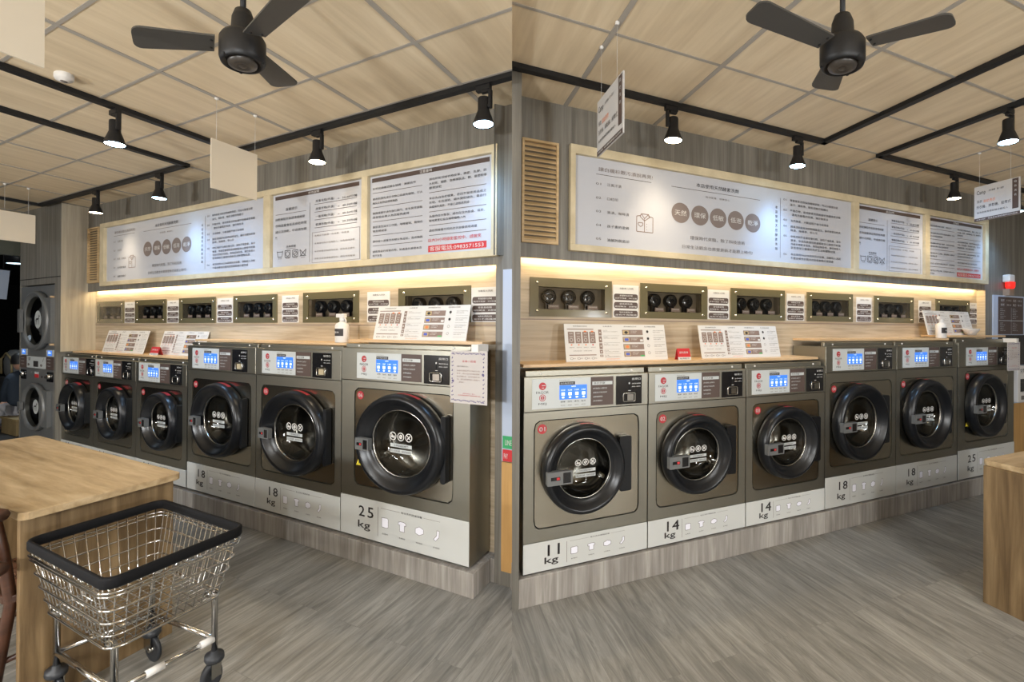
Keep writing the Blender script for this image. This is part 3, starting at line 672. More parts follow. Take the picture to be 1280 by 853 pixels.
    f = wallfn(yy-.0028); mb = MB(); lx = lo+.075*wl*1.6; hzm = lz1-lz0; ut = hzm
    ellipse(mb, f, lx, lz0+.76*ut, .021, .021*1.0, redc, 20); line(mb, wallfn(yy-.0031), (lx-.004, lz0+.78*ut), (lx+.016, lz0+.78*ut), .004, labelw); line(mb, wallfn(yy-.0031), (lx-.004, lz0+.70*ut), (lx+.008, lz0+.70*ut), .004, labelw)
    text(mb, 'FAGOR', f, lx-.036, lx+.036, lz0+.55*ut, .014, ink)
    ellipse(mb, f, lx, lz0+.37*ut, .019, .019, redc, 20, .82); ellipse(mb, f, lx, lz0+.37*ut, .011, .013, redc, 6); line(mb, wallfn(yy-.0031), (lx, lz0+.31*ut), (lx, lz0+.44*ut), .003, labelw)
    text(mb, 'MEJ', f, lx-.023, lx+.023, lz0+.16*ut, .014, ink)
    mb.build('logo_print', lp); mb = MB()
    sx0, sx1 = lo+.32*wl, lo+.655*wl; sz0, sz1 = lz0+.28*ut, lz0+.76*ut
    rect(mb, f, sx0, sx0+.56*(sx1-sx0), sz1+.01*ut, sz1+.12*ut, ink); text(mb, '洗衣程序說明', wallfn(yy-.0034), sx0+.004, sx0+.5*(sx1-sx0), sz1+.065*ut, .010, labelw)
    for kk in range(4):
        uu = sx0+(kk+.5)*(sx1-sx0)/4; text(mb, ('標準', '快洗', '柔洗', '強洗')[kk], f, uu-.014, uu+.014, sz0-.08*ut, .010, ink); text(mb, ('00分', '00分', '00分', '00分')[kk], f, uu-.012, uu+.012, sz0-.2*ut, .008, greyink)
    text(mb, 'PREMIUM', f, sx0, sx0+.06, lz1-.012, .005, greyink)
    dx0, dx1 = lo+.725*wl, lo+.985*wl; rect(mb, f, dx0, dx1, lz0+.72*ut, lz0+.84*ut, labelw); text(mb, '洗衣步驟', wallfn(yy-.0034), dx0+.008, dx0+.08, lz0+.78*ut, .013, ink)
    for kk, s in enumerate(('請先確認投入金額足夠', '選擇洗衣行程並投幣', '啟動機器開始', '洗衣完成請取衣')): text(mb, s, f, dx0+.005, dx0+(.10 if kk < 2 else .07)*k, lz0+(.6-.145*kk)*ut, .009, labelw)
    mb.build('label_print', lp)
    mb = MB(); mb.box(sx0, sx1, yy-.0045, yy-.002, sz0, sz1, screen); dsp = mb.build('display', t); dsp['label'] = 'lit blue display screen'
    mb = MB(); f5 = wallfn(yy-.0052); sw = (sx1-sx0); sh = sz1-sz0
    text(mb, '請選擇', f5, sx0+.42*sw, sx0+.58*sw, sz1-.1*sh, .09*sh, screenw)
    for kk in range(4):
        uu = sx0+(kk+.5)*sw/4; text(mb, '120', f5, uu-.07*sw, uu+.07*sw, sz0+.66*sh, .1*sh, screenw); rect(mb, f5, uu-.06*sw, uu+.06*sw, sz0+.28*sh, sz0+.50*sh, screenw); ellipse(mb, f5, uu, sz0+.14*sh, .05*sw, .06*sh, screenw, 10)
    mb.build('display_icons', dsp)
    # coin unit
    s0 = lo+wl+.02*k; s1 = s0+.185*k; mb = MB(); mb.box(s0, s1, yy-.004, yy, lz0-.004, lz1, blackm)
    f6 = wallfn(yy-.0046); text(mb, '投幣口', f6, s0+.6*(s1-s0), s1-.008, lz1-.02, .013, white); text(mb, '退幣按鈕', f6, s0+.6*(s1-s0), s1-.008, lz1-.048, .007, white)
    text(mb, '請投入硬幣', f6, s0+.6*(s1-s0), s1-.01, lz1-.066, .006, white)
    ellipse(mb, f6, s0+.5*(s1-s0), lz1-.045, .005, .006, white, 10); rect(mb, f6, s0+.49*(s1-s0), s0+.52*(s1-s0), lz1-.085, lz1-.05, gasket); rect(mb, f6, s0+.46*(s1-s0), s0+.56*(s1-s0), lz1-.09, lz1-.087, white)
    cu = mb.build('coin_unit', t)
    c0, c1 = s0+.26*(s1-s0), s0+.72*(s1-s0); cz0, cz1 = lz0+.012, lz0+.062
    mb = MB(); pts = rrect(c0, c1, cz0, cz1, .008, 3); q = [(c0+c1)/2, (cz0+cz1)/2]
    mb.tube([(a, yy-.008, b) for a, b in pts], .0045, steel, 6, closed=True); mb.box(c0+.025, c1-.012, yy-.012, yy-.004, cz0+.006, cz1-.006, opts.get('flap', steel)); mb.build('coin_return', cu)
    # number badge
    mb = MB(); bx, bz = px0+.052*k, pz1-.05; fb = wallfn(y+.0015); ellipse(mb, fb, bx, bz, .029*k, .027, redc, 24); text(mb, num, wallfn(y+.0008), bx-.018*k, bx+.018*k, bz, .024, white, .0007); mb.build('number_badge', t)
    if kg == '25':
        mb = MB(); wx, wz = px0+.045, cz-.55*rz; mb.add([(wx-.028, y+.0015, wz-.024), (wx+.028, y+.0015, wz-.024), (wx, y+.0015, wz+.028)], [(0, 1, 2)], yellowp); rect(mb, wallfn(y+.001), wx-.003, wx+.003, wz-.012, wz+.01, ink); mb.build('warning_triangle', t)
    # base panel
    mb = MB(); mb.box(a0, a1, y-.004, y, zb+.006, zw-.002, base_w); bp = mb.build('base_panel', t, bevel=.0015)
    mb = MB(); f7 = wallfn(y-.0046); hb = zw-zb; ch = .066*(1 if kg == '25' else .92)
    for q_, cc in enumerate(kg):
        gc = x0+(.19+.075*q_)*W; gw = {'1': .13, '2': .62, '4': .68, '5': .6, '8': .64}[cc]*ch*.55*1.12; text(mb, cc, f7, gc-gw, gc+gw, zb+.67*hb, ch, ink, .0016)
    text(mb, 'kg', f7, x0+.16*W, x0+.262*W, zb+.32*hb, .29*hb*(.16/max(.16, hb)) if hb < .2 else .23*hb, ink, .0012)
    mb.build('weight_print', bp); mb = MB()
    rect(mb, f7, x0+.325*W, x0+.328*W, zb+.16*hb, zb+.86*hb, greyink); rect(mb, f7, x0+.35*W, x0+.50*W, zb+.845*hb, zb+.852*hb, greyink); rect(mb, f7, x0+.68*W, x0+.80*W, zb+.845*hb, zb+.852*hb, greyink)
    text(mb, '每次洗衣建議容量', f7, x0+.51*W, x0+.67*W, zb+.85*hb, .05*hb, ink)
    mb.build('capacity_print', bp)
    iw = .026*W; ih = .11*hb
    def Q(c, pts): return [(x0+c*W+p[0]*iw, zb+.52*hb+p[1]*ih) for p in pts]
    shapes = [(.385, [(-1, -1), (-1, 1), (.6, 1.1), (1, .9), (1, -.9), (.4, -1.1), (-1, -1)]), (.52, [(-.7, -1), (-.7, .4), (-1.1, .3), (-1.1, .9), (-.4, 1.1), (.4, 1.1), (1.1, .9), (1.1, .3), (.7, .4), (.7, -1), (-.7, -1)]),
              (.65, [(-1.1, -.5), (-1.1, .5), (0, 1), (1.2, .6), (1.2, -.3), (0, -.8), (-1.1, -.5)]), (.775, [(.1, 1.1), (.8, 1.1), (.7, -.2), (-.2, -1.1), (-.8, -.8), (.1, .1), (.1, 1.1)])]
    for c, p in shapes:
        mb = MB(); pp = Q(c, p); mb.add([f7(*q_) for q_ in pp[:-1]], [tuple(range(len(pp)-1))], iconw); polyline(mb, wallfn(y-.0052), pp, .0026, greyink)
        text(mb, '衣物件', f7, x0+(c-.025)*W, x0+(c+.025)*W, zb+.25*hb, .04*hb, ink); mb.build('garment_icon', bp)
    return t
tanflap = mat('pale coin flap', (.45, .38, .25), .35); greyflap = mat('taupe coin flap', (.32, .28, .24), .35, .6)
LDOOR = {1: (-6.652, -6.047, .912, .413), 2: (-5.809, -5.196, .916, .410), 3: (-4.949, -4.347, .92, .413), 4: (-4.145, -3.438, 1.054, .462), 5: (-3.237, -2.512, 1.052, .453), 6: (-2.252, -1.519, 1.095, .48)}
def ldoor(n):
    a, b, tp, bt = LDOOR[n]; a *= .968; b *= .985; a, b = min(a, b), max(a, b); tp = H+(tp-H)*.965; bt = H+(bt-H)*.975
    return ((a+b)/2, (tp+bt)/2, (b-a)/2, (tp-bt)/2)
side = lambda s: {'L': 'left half', 'R': 'right half'}[s]
small = dict(zb=.155, zw=.305, cb=.998, ct=1.185, lt=1.215, pz0=.37, pz1=.963)
lspec = {1: (-6.745, -5.888), 2: (-5.888, -5.048), 3: (-5.048, -4.212), 4: (-4.2, -3.285), 5: (-3.285, -2.38), 6: (-2.38, -1.352)}
lab_l = {1: 'small bronze washer 01 right beside the stacked dryer, left half', 2: 'small bronze washer 02 between machines 01 and 03, left half', 3: 'small bronze washer 03 just left of taller machine 04, left half',
         4: 'bronze 18 kg washer 04 with dark door panel, left half', 5: 'bronze 18 kg washer 05 just left of machine 06, left half', 6: 'largest bronze 25 kg washer 06 with paper notice, left half'}
kgs = {1: '11', 2: '14', 3: '14', 4: '18', 5: '18', 6: '25'}
for n, (x0, x1) in lspec.items():
    if n <= 3: s = dict(small); off, ins = .062, .07
    elif n <= 5: s = dict(zb=.155, zw=.384, cb=1.15, ct=1.352, lt=1.38, pz0=.447, pz1=1.083); off, ins = .078, .06
    else: s = dict(zb=.155, zw=.416, cb=1.163, ct=1.374, lt=1.402, pz0=.488, pz1=1.12); off, ins = .146, .118
    if n == 1: x0 = -6.617
    s.update(pins=ins if n != 1 else .07)
    o = {'k': 1.0, 'off': off}
    if n >= 4: o['flap'] = tanflap if n < 6 else greyflap
    if n >= 5: o['pale'] = 1  # flag is unread; every washer door panel has the same bronze
    if n <= 3: o['k'] = .96
    washer(L, LM, x0, x1, **s, door=ldoor(n), num='0%d' % n, kg=kgs[n], label=lab_l[n], opts=o)
RDOOR = {1: (.636, 1.155, .952, .439), 2: (1.409, 1.963, .946, .442), 3: (2.19, 2.77, .95, .44), 4: (2.928, 3.566, 1.084, .483), 5: (3.77, 4.43, 1.085, .485), 6: (4.656, 5.322, 1.108, .507)}
def rdoor(n):
    a, b, tp, bt = RDOOR[n]; a *= .992; b *= .973; tp = H+(tp-H)*.968; bt = H+(bt-H)*.975
    return ((a+b)/2, (tp+bt)/2, (b-a)/2, (tp-bt)/2)
rspec = {1: (.528, 1.309), 2: (1.309, 2.079), 3: (2.079, 2.840), 4: (2.840, 3.665), 5: (3.665, 4.515), 6: (4.525, 5.465)}
lab_r = {1: 'small bronze 11 kg washer 01 nearest the centre, right half', 2: 'small bronze 14 kg washer 02, right half', 3: 'small bronze 14 kg washer 03 before the row steps up, right half',
         4: 'bronze 18 kg washer 04 where the row steps up, right half', 5: 'bronze 18 kg washer 05 beside machine 06, right half', 6: 'far end bronze 25 kg washer 06, right half'}
for n, (x0, x1) in rspec.items():
    if n <= 3: s = dict(zb=.163, zw=.332, cb=1.045, ct=1.24, lt=1.272, pz0=.398, pz1=1.0); off, ins = .047, .06
    elif n <= 5: s = dict(zb=.163, zw=.402, cb=1.184, ct=1.385, lt=1.414, pz0=.47, pz1=1.113); off, ins = .075, .05
    else: s = dict(zb=.163, zw=.432, cb=1.176, ct=1.405, lt=1.436, pz0=.495, pz1=1.145); off, ins = .12, .108
    washer(R, RM, x0, x1, **s, pins=ins, door=rdoor(n), num='0%d' % n, kg=kgs[n], label=lab_r[n], opts={'k': .93, 'off': off})

# ------------------------------------------------------------------ stacked dryer tower at the far left
def tower():
    y = 1.815; x0, x1 = TX0+.004, TX1-.004; t = thing('stacked_dryer', 'tall grey double stacked dryer set into the wood column at far left', 'dryer', L, ((x0+x1)/2, y, 0))
    def body(z0, z1, door, nm_):
        cx, cz, rx, rz = door; angs = sorted(set([2*PI*i/64 for i in range(64)]+[math.atan2(zz-cz, xx-cx) % (2*PI) for xx in (x0, x1) for zz in (z0, z1)]))
        O = []
        for a in angs:
            ca, sa = math.cos(a), math.sin(a); ts = []
            if abs(ca) > 1e-9: ts.append(((x1 if ca > 0 else x0)-cx)/ca)
            if abs(sa) > 1e-9: ts.append(((z1 if sa > 0 else z0)-cz)/sa)
            tt = min(ts); O.append((cx+tt*ca, cz+tt*sa))
        mb = MB(); strip(mb, O, [(cx+rx*.9*math.cos(a), cz+rz*.9*math.sin(a)) for a in angs], y, y, grey_metal)
        mb.add([(x0, y, z0), (x1, y, z0), (x1, y, z1), (x0, y, z1), (x0, y+.55, z0), (x1, y+.55, z0), (x1, y+.55, z1), (x0, y+.55, z1)], [(1, 5, 6, 2), (0, 3, 7, 4), (3, 2, 6, 7), (0, 4, 5, 1), (4, 7, 6, 5)], grey_metal)
        b = mb.build('cabinet', t)
        mb = MB(); mb.lathe((cx, y, cz), [(.9, 0), (1, -.005), (1, -.035), (.97, -.05), (.92, -.052), (.86, -.04), (.82, -.03), (.80, 0)], grey_metal, 48, 'y', rx, rz)
        mb.rbox(cx+.5*rx, cx+rx+.05, cz-rz*.75, cz+rz*.75, y-.034, y-.001, .01, grey_metal); d = mb.build('door', t)
        mb = MB(); mb.lathe((cx, y, cz), [(.82, -.03), (.7, 0), (.4, .02), (0, .025)], doorglass, 36, 'y', rx, rz); mb.build('glass', d)
        mb = MB(); mb.lathe((cx, y, cz), [(.88, .01), (.86, .2), (.7, .3), (0, .32)], mat('dark drum', (.03, .03, .032), .4, .6), 36, 'y', rx, rz); mb.build('drum', t)
        mb = MB(); hh_ = .13 if nm_ == 'upper' else .045; mb.rbox(cx-rx*.98, cx-rx+.07, cz-hh_, cz+hh_, y-.07, y-.045, .006, grey_metal); mb.build('handle', d)
        # dog emblem sticker
        mb = MB(); f = wallfn(y-.034); ex, ez = cx+.22*rx, cz+.04*rz; ellipse(mb, f, ex, ez, .25*rx, .3*rz, labelw, 24); f = wallfn(y-.035)
        k1, k2 = .16*rx, .19*rz; Pp = lambda a, b: f(ex+a*k1, ez+b*k2)
        for poly in ([(-.8, .2), (-.8, -.05), (.35, -.05), (.45, .3)], [(.25, .2), (.45, .75), (.9, .7), (.95, .55), (.6, .5), (.5, .1)], [(-.8, 0), (-.9, -.9), (-.7, -.9), (-.55, 0)], [(.15, 0), (.25, -.9), (.42, -.9), (.4, 0)], [(-.8, .2), (-1.05, -.3), (-.95, -.3), (-.7, .15)], [(.5, .7), (.52, .95), (.65, .72)]):
            mb.add([Pp(*p) for p in poly], [tuple(range(len(poly)))], ink)
        mb.build('emblem', d)
        return b
    body(1.17, 1.95, (-7.05, 1.565, .345, .325), 'upper'); body(0.0, 1.03, (-7.08, .615, .30, .262), 'lower')
    mb = MB(); mb.box(x0, x1, y-.003, y+.5, 1.032, 1.168, grey_metal); cpn = mb.build('control_panel', t)
    mb = MB(); mb.box(-7.372, -6.872, y-.007, y-.003, 1.04, 1.168, labelw); f = wallfn(y-.0078); rect(mb, f, -7.19, -7.06, 1.055, 1.12, ink); text(mb, '120', f, -7.33, -7.27, 1.14, .03, ink)
    for u in (-7.32, -6.98): ellipse(mb, f, u, 1.075, .03, .015, greyink, 12)
    for u in (-7.3, -6.93): line(mb, f, (u-.015, 1.115), (u+.015, 1.155), .007, ink)
    mb.build('display_plate', cpn)
    for a, b in ((x0+.01, -7.38), (-6.865, x1-.01)): mb = MB(); mb.box(a, b, y-.006, y-.003, 1.035, 1.168, brown); f = wallfn(y-.0066); [text(mb, '步驟說明', f, a+.03, a+.12, 1.145-.035*i, .012, labelw) for i in range(3)]; mb.build('step_plate', cpn)
    for a, b in ((-7.545, -7.375), (-6.855, -6.675)):
        mb = MB(); mb.box(a, b, y-.006, y-.001, 1.178, 1.25, labelw); mb.box(a+.04, b-.04, y-.008, y-.006, 1.188, 1.242, screen); d = mb.build('display', t); f = wallfn(y-.0086); mb = MB(); rect(mb, f, a+.055, b-.055, 1.21, 1.218, screenw); rect(mb, f, a+.055, b-.07, 1.226, 1.232, screenw); mb.build('display_digits', d)
    for a, b in ((-7.545, -7.40), (-6.84, -6.69)):
        mb = MB(); mb.box(a, b, y-.006, y-.001, .905, 1.01, blackm); mb.lathe(((a+b)/2, y-.01, .965), [(0, -.02), (.025, -.018), (.03, 0)], chrome, 14, 'y'); mb.build('coin_unit', t)
    mb = MB(); mb.box(-7.17, -7.07, y-.004, y-.001, .935, .975, redp); mb.box(-7.17, -7.07, y-.004, y-.001, .975, 1.0, labelw); mb.build('red_label', t)
    for u in (-6.98, -6.90): mb = MB(); mb.lathe((u, y, .95), [(0, -.006), (.013, -.005), (.015, 0)], ink, 12, 'y'); mb.build('button', t)
    mb = MB(); mb.box(x1-.03, x1-.004, y-.03, y-.004, 1.30, 1.83, shelfwood); mb.build('pull_bar', t)
tower()

# ------------------------------------------------------------------ instruction sheets, tent cards, bottles on shelves
def sheet(room, xl, xr, zb, zt, y, label, lean=.03):
    t = thing('instruction_board', label, 'sign', room, ((xl+xr)/2, y, zb), 'instruction boards on the shelves')
    W = xr-xl; Hh = zt-zb
    def fq(dy): return lambda u, v: (xl+u*W+(1-v)*0, y+lean*v-dy, zb+v*Hh)
    g = fq(0); b = fq(-.006); mb = MB(); mb.add([g(0, 0), g(1, 0), g(1, 1), g(0, 1), b(0, 0), b(1, 0), b(1, 1), b(0, 1)], [(0, 1, 2, 3), (5, 4, 7, 6), (1, 5, 6, 2), (4, 0, 3, 7), (3, 2, 6, 7), (0, 4, 5, 1)], white)
    mb.build('card', t)
    mb = MB(); f = fq(.001); f2 = fq(.002)
    for u0, u1, s in ((.08, .21, '洗衣機使用說明'), (.36, .45, '注意事項'), (.57, .70, '烘衣機使用方式'), (.78, .90, '洗衣價格及時間')): text(mb, s, f, u0, u1, .94, .035, ink)
    rect(mb, f, .025, .27, .845, .87, brownl); rect(mb, f, .03, .28, .155, .18, brownl)
    for i in range(4):
        u = .03+.066*i; rect(mb, f, u, u+.055, .48, .79, brownl); text(mb, '標準', f2, u+.012, u+.043, .74, .03, white); text(mb, '洗衣', f2, u+.012, u+.043, .66, .03, white); ellipse(mb, f2, u+.027, .57, .015, .05, white, 12, .8)
        if i > 1: ellipse(mb, f2, u+.027, .80, .014, .02, orangep, 10)
        ellipse(mb, f, u+.027, .44, .008, .02, orangep if i < 3 else redp, 8); text(mb, '說明文字', f, u+.005, u+.05, .37, .025, greyink); ellipse(mb, f, u+.02, .08, .015, .03, greyink, 10, .75); text(mb, '烘乾', f, u+.036, u+.055, .08, .03, greyink)
    text(mb, '使用前請詳閱　注意事項說明', f, .07, .24, .28, .025, greyink)
    for v0, v1 in ((.69, .85), (.5, .67), (.32, .48), (.2, .3), (.11, .17)):
        rect(mb, f, .315, .345, v0, v1, brownl); ellipse(mb, f2, .33, (v0+v1)/2, .006, .02, white, 8); text(mb, '投入衣物', f, .36, .40, v1-.02, .022, greyink); text(mb, '請將衣物放入滾筒並關門', f, .36, .50, v1-.055, .02, greyink); rect(mb, f, .36, .52, v0-.01, v0-.006, greyink)
    for i, (v0, c) in enumerate(((.70, ink), (.5, blue), (.3, orangep), (.1, blue))):
        rect(mb, f, .55, .76, v0, v0+.15, brownl); rect(mb, f2, .557, .615, v0+.02, v0+.13, tan); h = fq(.003); (ellipse(mb, h, .588, v0+.075, .018, .04, c, 12) if i in (0, 2) else rect(mb, h, .568, .606, v0+.04, v0+.11, c)); text(mb, '烘乾設定說明', f2, .635, .70, v0+.11, .022, white); text(mb, '依衣物種類', f2, .635, .69, v0+.07, .022, white)
    rect(mb, f2, .715, .755, .105, .14, greenp); rect(mb, f2, .725, .755, .52, .58, white)
    for i in range(4):
        v = .74-.2*i; ellipse(mb, f, .81, v+.06, .014, .045, ink if i < 2 else greyink, 5, 0 if i < 2 else .8); rect(mb, f, .87, .99, v-.04, v-.036, greyink)
        for j in range(2): text(mb, ('若有任何問題請聯絡', '客服人員處理')[j], f, .87, .985-.04*j, v+.09-.05*j, .022, greyink)
    text(mb, '使用完畢請隨手關門', f, .37, .50, .05, .025, orangep)
    mb.build('printing', t)
yl_, yr_ = 1.955, 2.245
def sh(room, y, px0, pxm, px1, z, h, lab, lean=.05):
    a = room.onY(px0, pxm, y)[0]; b = room.onY(px1, pxm, y)[0]; sheet(room, a, b, z+.0005, z+h, y, lab, lean)
sh(L, yl_, 127.5, 434, 178, LSH[0], .222, 'instruction sheet on low shelf nearest the street end, left half')
sh(L, 1.998, 197, 438, 252.5, LSH[0], .222, 'instruction sheet on low shelf beside red tent card, partly behind machine 04, left half')
sh(L, yl_, 466, 424, 582, LSH[2], .222, 'largest instruction sheet, on shelf above machine 06, left half')
sh(R, yr_, 708, 451, 835, RSH[0], .232, 'instruction sheet above machine 01, nearest the centre, right half')
sh(R, yr_, 878, 447, 976, RSH[0], .232, 'instruction sheet above machine 03, right of the red tent card, right half')
sh(R, yr_, 1161, 421, 1218, RSH[2], .232, 'far small instruction sheet behind the spray bottle, right half')
def tent(room, y, px0, px1, z, lab):
    a, b = room.onY(px0, 440, y)[0], room.onY(px1, 440, y)[0]; h = .075; t = thing('tent_card', lab, 'sign', room, ((a+b)/2, y, z), 'red tent cards')
    mb = MB(); W = b-a; g = lambda u, v: (a+u*W+.0*v, y+.02*v, z+v*h)
    mb.add([g(0, 0), g(1, 0), g(1, 1), g(0, 1), (a, y+.04, z), (b, y+.04, z)], [(0, 1, 2, 3), (5, 4, 3, 2)], redp); rect(mb, lambda u, v: (a+u*W, y+.02*v-.0008, z+v*h), 0, 1, 0, .24, white); mb.build('card', t)
    mb = MB(); f = lambda u, v: (a+u*W, y+.02*v-.0016, z+v*h); text(mb, '請勿飲食', f, .15, .85, .64, .2, white); text(mb, '敬請配合', f, .12, .88, .12, .13, ink); mb.build('printing', t)
tent(L, 1.925, 186.5, 197, LSH[0]+.0005, 'small red tent card between the two low sheets, left half')
tent(R, 2.18, 848, 864, RSH[0]+.0005, 'small red tent card standing on the low shelf, right half')
def bottle(room, x, y, z, k, lab):
    t = thing('spray_bottle', lab, 'spray bottle', room, (x, y, z)); mb = MB()
    mb.lathe((x, y, z), [(0, 0), (.045, 0), (.05, .006), (.05, .115), (.042, .13), (.018, .142), (.016, .155), (0, .155)], offw, 20, 'z', k, .7*k); mb.build('bottle', t)
    mb = MB(); f = lambda u, v: (x+.051*k*math.sin(u), y-.0515*.7*k*math.cos(u), z+v)
    for i in range(8): a, b = -.9+i*.225, -.9+(i+1)*.225; mb.add([f(a, .045), f(b, .045), f(b, .095), f(a, .095)], [(0, 1, 2, 3)], ink)
    text(mb, '酒精', lambda u, v: (x+u*k, y-.04*k-.0, z+v), -.02, .02, .07, .012, white); mb.build('label_band', t)
    mb = MB(); mb.lathe((x, y, z+.15), [(.02, 0), (.02, .022), (.014, .026), (0, .026)], offw, 14, 'z', k, .7*k); mb.box(x-.045*k, x+.03*k, y-.012, y+.012, z+.172, z+.198, offw); mb.tube([(x+.022*k, y, z+.172), (x+.034*k, y, z+.155), (x+.036*k, y, z+.135)], .006, offw, 6); mb.build('spray_head', t, bevel=.003)
x, zz = L.onY(427.5, 426, 1.93); bottle(L, x, 1.93, LSH[1]+.0005, 1.05, 'white spray bottle with black label beside machine 06 shelf, left half')
x, zz = R.onY(1191, 420, 2.16); bottle(R, 4.50*1-.06, 2.17, RSH[1]+.0005, 1.0, 'far white spray bottle in front of the last sheet, right half')
x = R.onY(1214, 418, 2.2)[0]; mb = MB(); mb.lathe((x, 2.2, RSH[2]+.0005), [(0, 0), (.04, 0), (.085, .055), (.09, .062), (.08, .058), (.038, .006), (0, .005)], offw, 24, 'z', 1.2, .6); tag(mb.build('bowl', room=R, org=(x, 2.2, RSH[2])), 'white bowl on far shelf beside instruction sheet', 'bowl')

# paper notices hung on machine 06
def notice(room, y, x0, x1, z0, z1, lab):
    t = thing('paper_notice', lab, 'notice', room, ((x0+x1)/2, y, z0)); W = x1-x0; Hh = z1-z0
    mb = MB(); mb.box(x0, x1, y-.003, y, z0, z1, mat('notice paper', (.50, .47, .455), .6)); mb.build('sheet', t)
    f = lambda u, v: (x0+u*W, y-.0036, z0+v*Hh); mb = MB(); vio = mat('violet ink', (.12, .1, .22), .6); rnd = random.Random(3)
    def leaf(u, v, a): 
        c = math.cos(a)*.045; s_ = math.sin(a)*.03; mb.add([f(u, v), f(u+c*.5-s_*.4, v+s_*.5+c*.3), f(u+c, v+s_), f(u+c*.5+s_*.4, v+s_*.5-c*.3)], [(0, 1, 2, 3)], vio)
    for i in range(12):
        v = .06+.88*i/11
        for u in (.07, .92): leaf(u, v, PI/2+rnd.uniform(-1, 1)); leaf(u, v, PI/2+rnd.uniform(1, 2))
        u = .1+.8*i/11
        for v in (.05, .94): leaf(u, v, rnd.uniform(-1, 1)); leaf(u, v, rnd.uniform(2, 4))
    ellipse(mb, f, .07, .42, .035, .025, vio, 8); ellipse(mb, f, .89, .56, .035, .025, vio, 8)
    text(mb, '溫馨小提醒', f, .32, .7, .8, .04, redc); text(mb, '親愛的顧客您好：', f, .18, .5, .7, .028, greyink)
    for i, s in enumerate(('為避免細菌滋生及確保衣物', '乾淨，請於洗衣完成後儘速', '將衣物取出，並保持機台清', '潔，請勿將異物投入機器內', '，謝謝！')): text(mb, s, f, .18, .8 if i < 4 else .38, .62-.055*i, .03, brownl)
    text(mb, '自助洗衣店　敬上', f, .35, .68, .19, .02, redc); text(mb, '如有問題請撥打客服專線洽詢', f, .22, .82, .155, .02, redc); mb.build('printing', t)
    mb = MB(); mb.box(x0+.60*W, x0+.78*W, y-.012, y+.085, z1-.006, z1+.035, offw); mb.build('clip', t)
yn = 1.79; a = L.onY(563.5, 470, yn)[0]; b = L.onY(609.5, 470, yn)[0]; zt = L.onY(563, 438, yn)[1]; zb_ = L.onY(563, 503, yn)[1]
notice(L, yn, a, b, zb_, zt, 'paper notice with leafy violet border clipped to machine 06, left half')
yn = 2.03; a = R.onY(1259, 440, yn)[0]; b = R.onY(1274.5, 440, yn)[0]; notice(R, yn, a, b, R.onY(1259, 464, yn)[1], R.onY(1259, 428, yn)[1], 'narrow paper notice at far edge of machine 06, right half')

# ------------------------------------------------------------------ things on the wall ends
# left bay: white poster, payment tags and amber panel beside machine 06
px = lambda p: L.onY(p, 500, LW-.01)[0]; pz = lambda p: L.onY(632, p, LW-.01)[1]
mb = MB(); clipped_prism(mb, L, [(px(628), LW-.012), (0, LW-.012), (0, LW), (px(628), LW)], pz(577), pz(337), bluewhite, SL)
tag(mb.build('poster', room=L), 'pale poster cut by the picture centre line, left half', 'poster')
t = thing('payment_sign', 'small green and red payment sign on the pale poster edge', 'sign', L, (px(630), LW-.013, pz(577)))
mb = MB(); clipped_prism(mb, L, [(px(629.3), LW-.016), (0, LW-.016), (0, LW-.012), (px(629.3), LW-.012)], pz(560.5), pz(545), mat('payment green', (.04, .35, .13), .4), SL); text(mb, 'LINE', wallfn(LW-.0167), px(632.5), px(640.5), pz(553), .03, white); mb.build('green_plate', t)
mb = MB(); clipped_prism(mb, L, [(px(629.3), LW-.016), (0, LW-.016), (0, LW-.012), (px(629.3), LW-.012)], pz(576.5), pz(562), redp, SL); text(mb, 'PAY', wallfn(LW-.0167), px(631), px(636), pz(570), .03, white); mb.build('red_plate', t)
mb = MB(); clipped_prism(mb, L, [(px(628), LW-.014), (0, LW-.014), (0, LW), (px(628), LW)], pz(715), pz(578), orangewood, SL); tag(mb.build('wood_panel', room=L), 'amber wood panel on wall beside machine 06, left half', 'panel')
# right bay
fx = lambda p: R.onY(p, 450, RW-.01)[0]; fz = lambda p: R.onY(1262, p, RW-.01)[1]
mb = MB(); mb.box(fx(1241.5), 6.6, RW-.012, RW, fz(505), fz(370), bluewhite); tag(mb.build('backing_board', room=R), 'pale blue white backing board at far right wall', 'board')
t = thing('menu_board', 'dark price board with two columns of white text, far right', 'sign', R, (fx(1262), RW-.014, fz(418)))
mb = MB(); mb.box(fx(1247), fx(1277.5), RW-.018, RW-.012, fz(418), fz(372), brown); mb.build('panel', t)
mb = MB(); a, b = fx(1247), fx(1277.5); z0, z1 = fz(418), fz(372); f = lambda u, v: (a+u*(b-a), RW-.0188, z0+v*(z1-z0))
for i, (s, s2) in enumerate((('洗衣', '11KG'), ('烘衣', '每次'))):
    text(mb, s, f, .07, .22, .91-.12*i, .07, white); text(mb, s2, f, .31, .5, .91-.12*i, .05, labelw); text(mb, s, f, .56, .70, .91-.12*i, .07, white); text(mb, s2, f, .76, .93, .91-.12*i, .05, labelw)
rect(mb, f, 0, 1, .36, .372, labelw); rect(mb, f, .495, .503, 0, .72, labelw)
for c in (.05, .55):
    for j, v in enumerate((.68, .63, .58, .53, .48, .43, .30, .25, .2, .15, .1)): text(mb, '標準洗', f, c, c+(.12, .2, .16, .15, .22, .14)[j % 6], v, .022, labelw)
mb.build('printing', t)
t = thing('change_machine', 'white coin changing machine with black slots at far right edge', 'machine', R, (fx(1274), RW-.02, fz(504)))
mb = MB(); mb.box(fx(1247), 6.5, RW-.05, RW-.012, fz(456), fz(419), blackm); mb.build('screen_housing', t); mb = MB(); mb.box(fx(1266), 6.5, RW-.05, RW-.012, fz(503), fz(457), offw); mb.build('cabinet', t, bevel=.004)
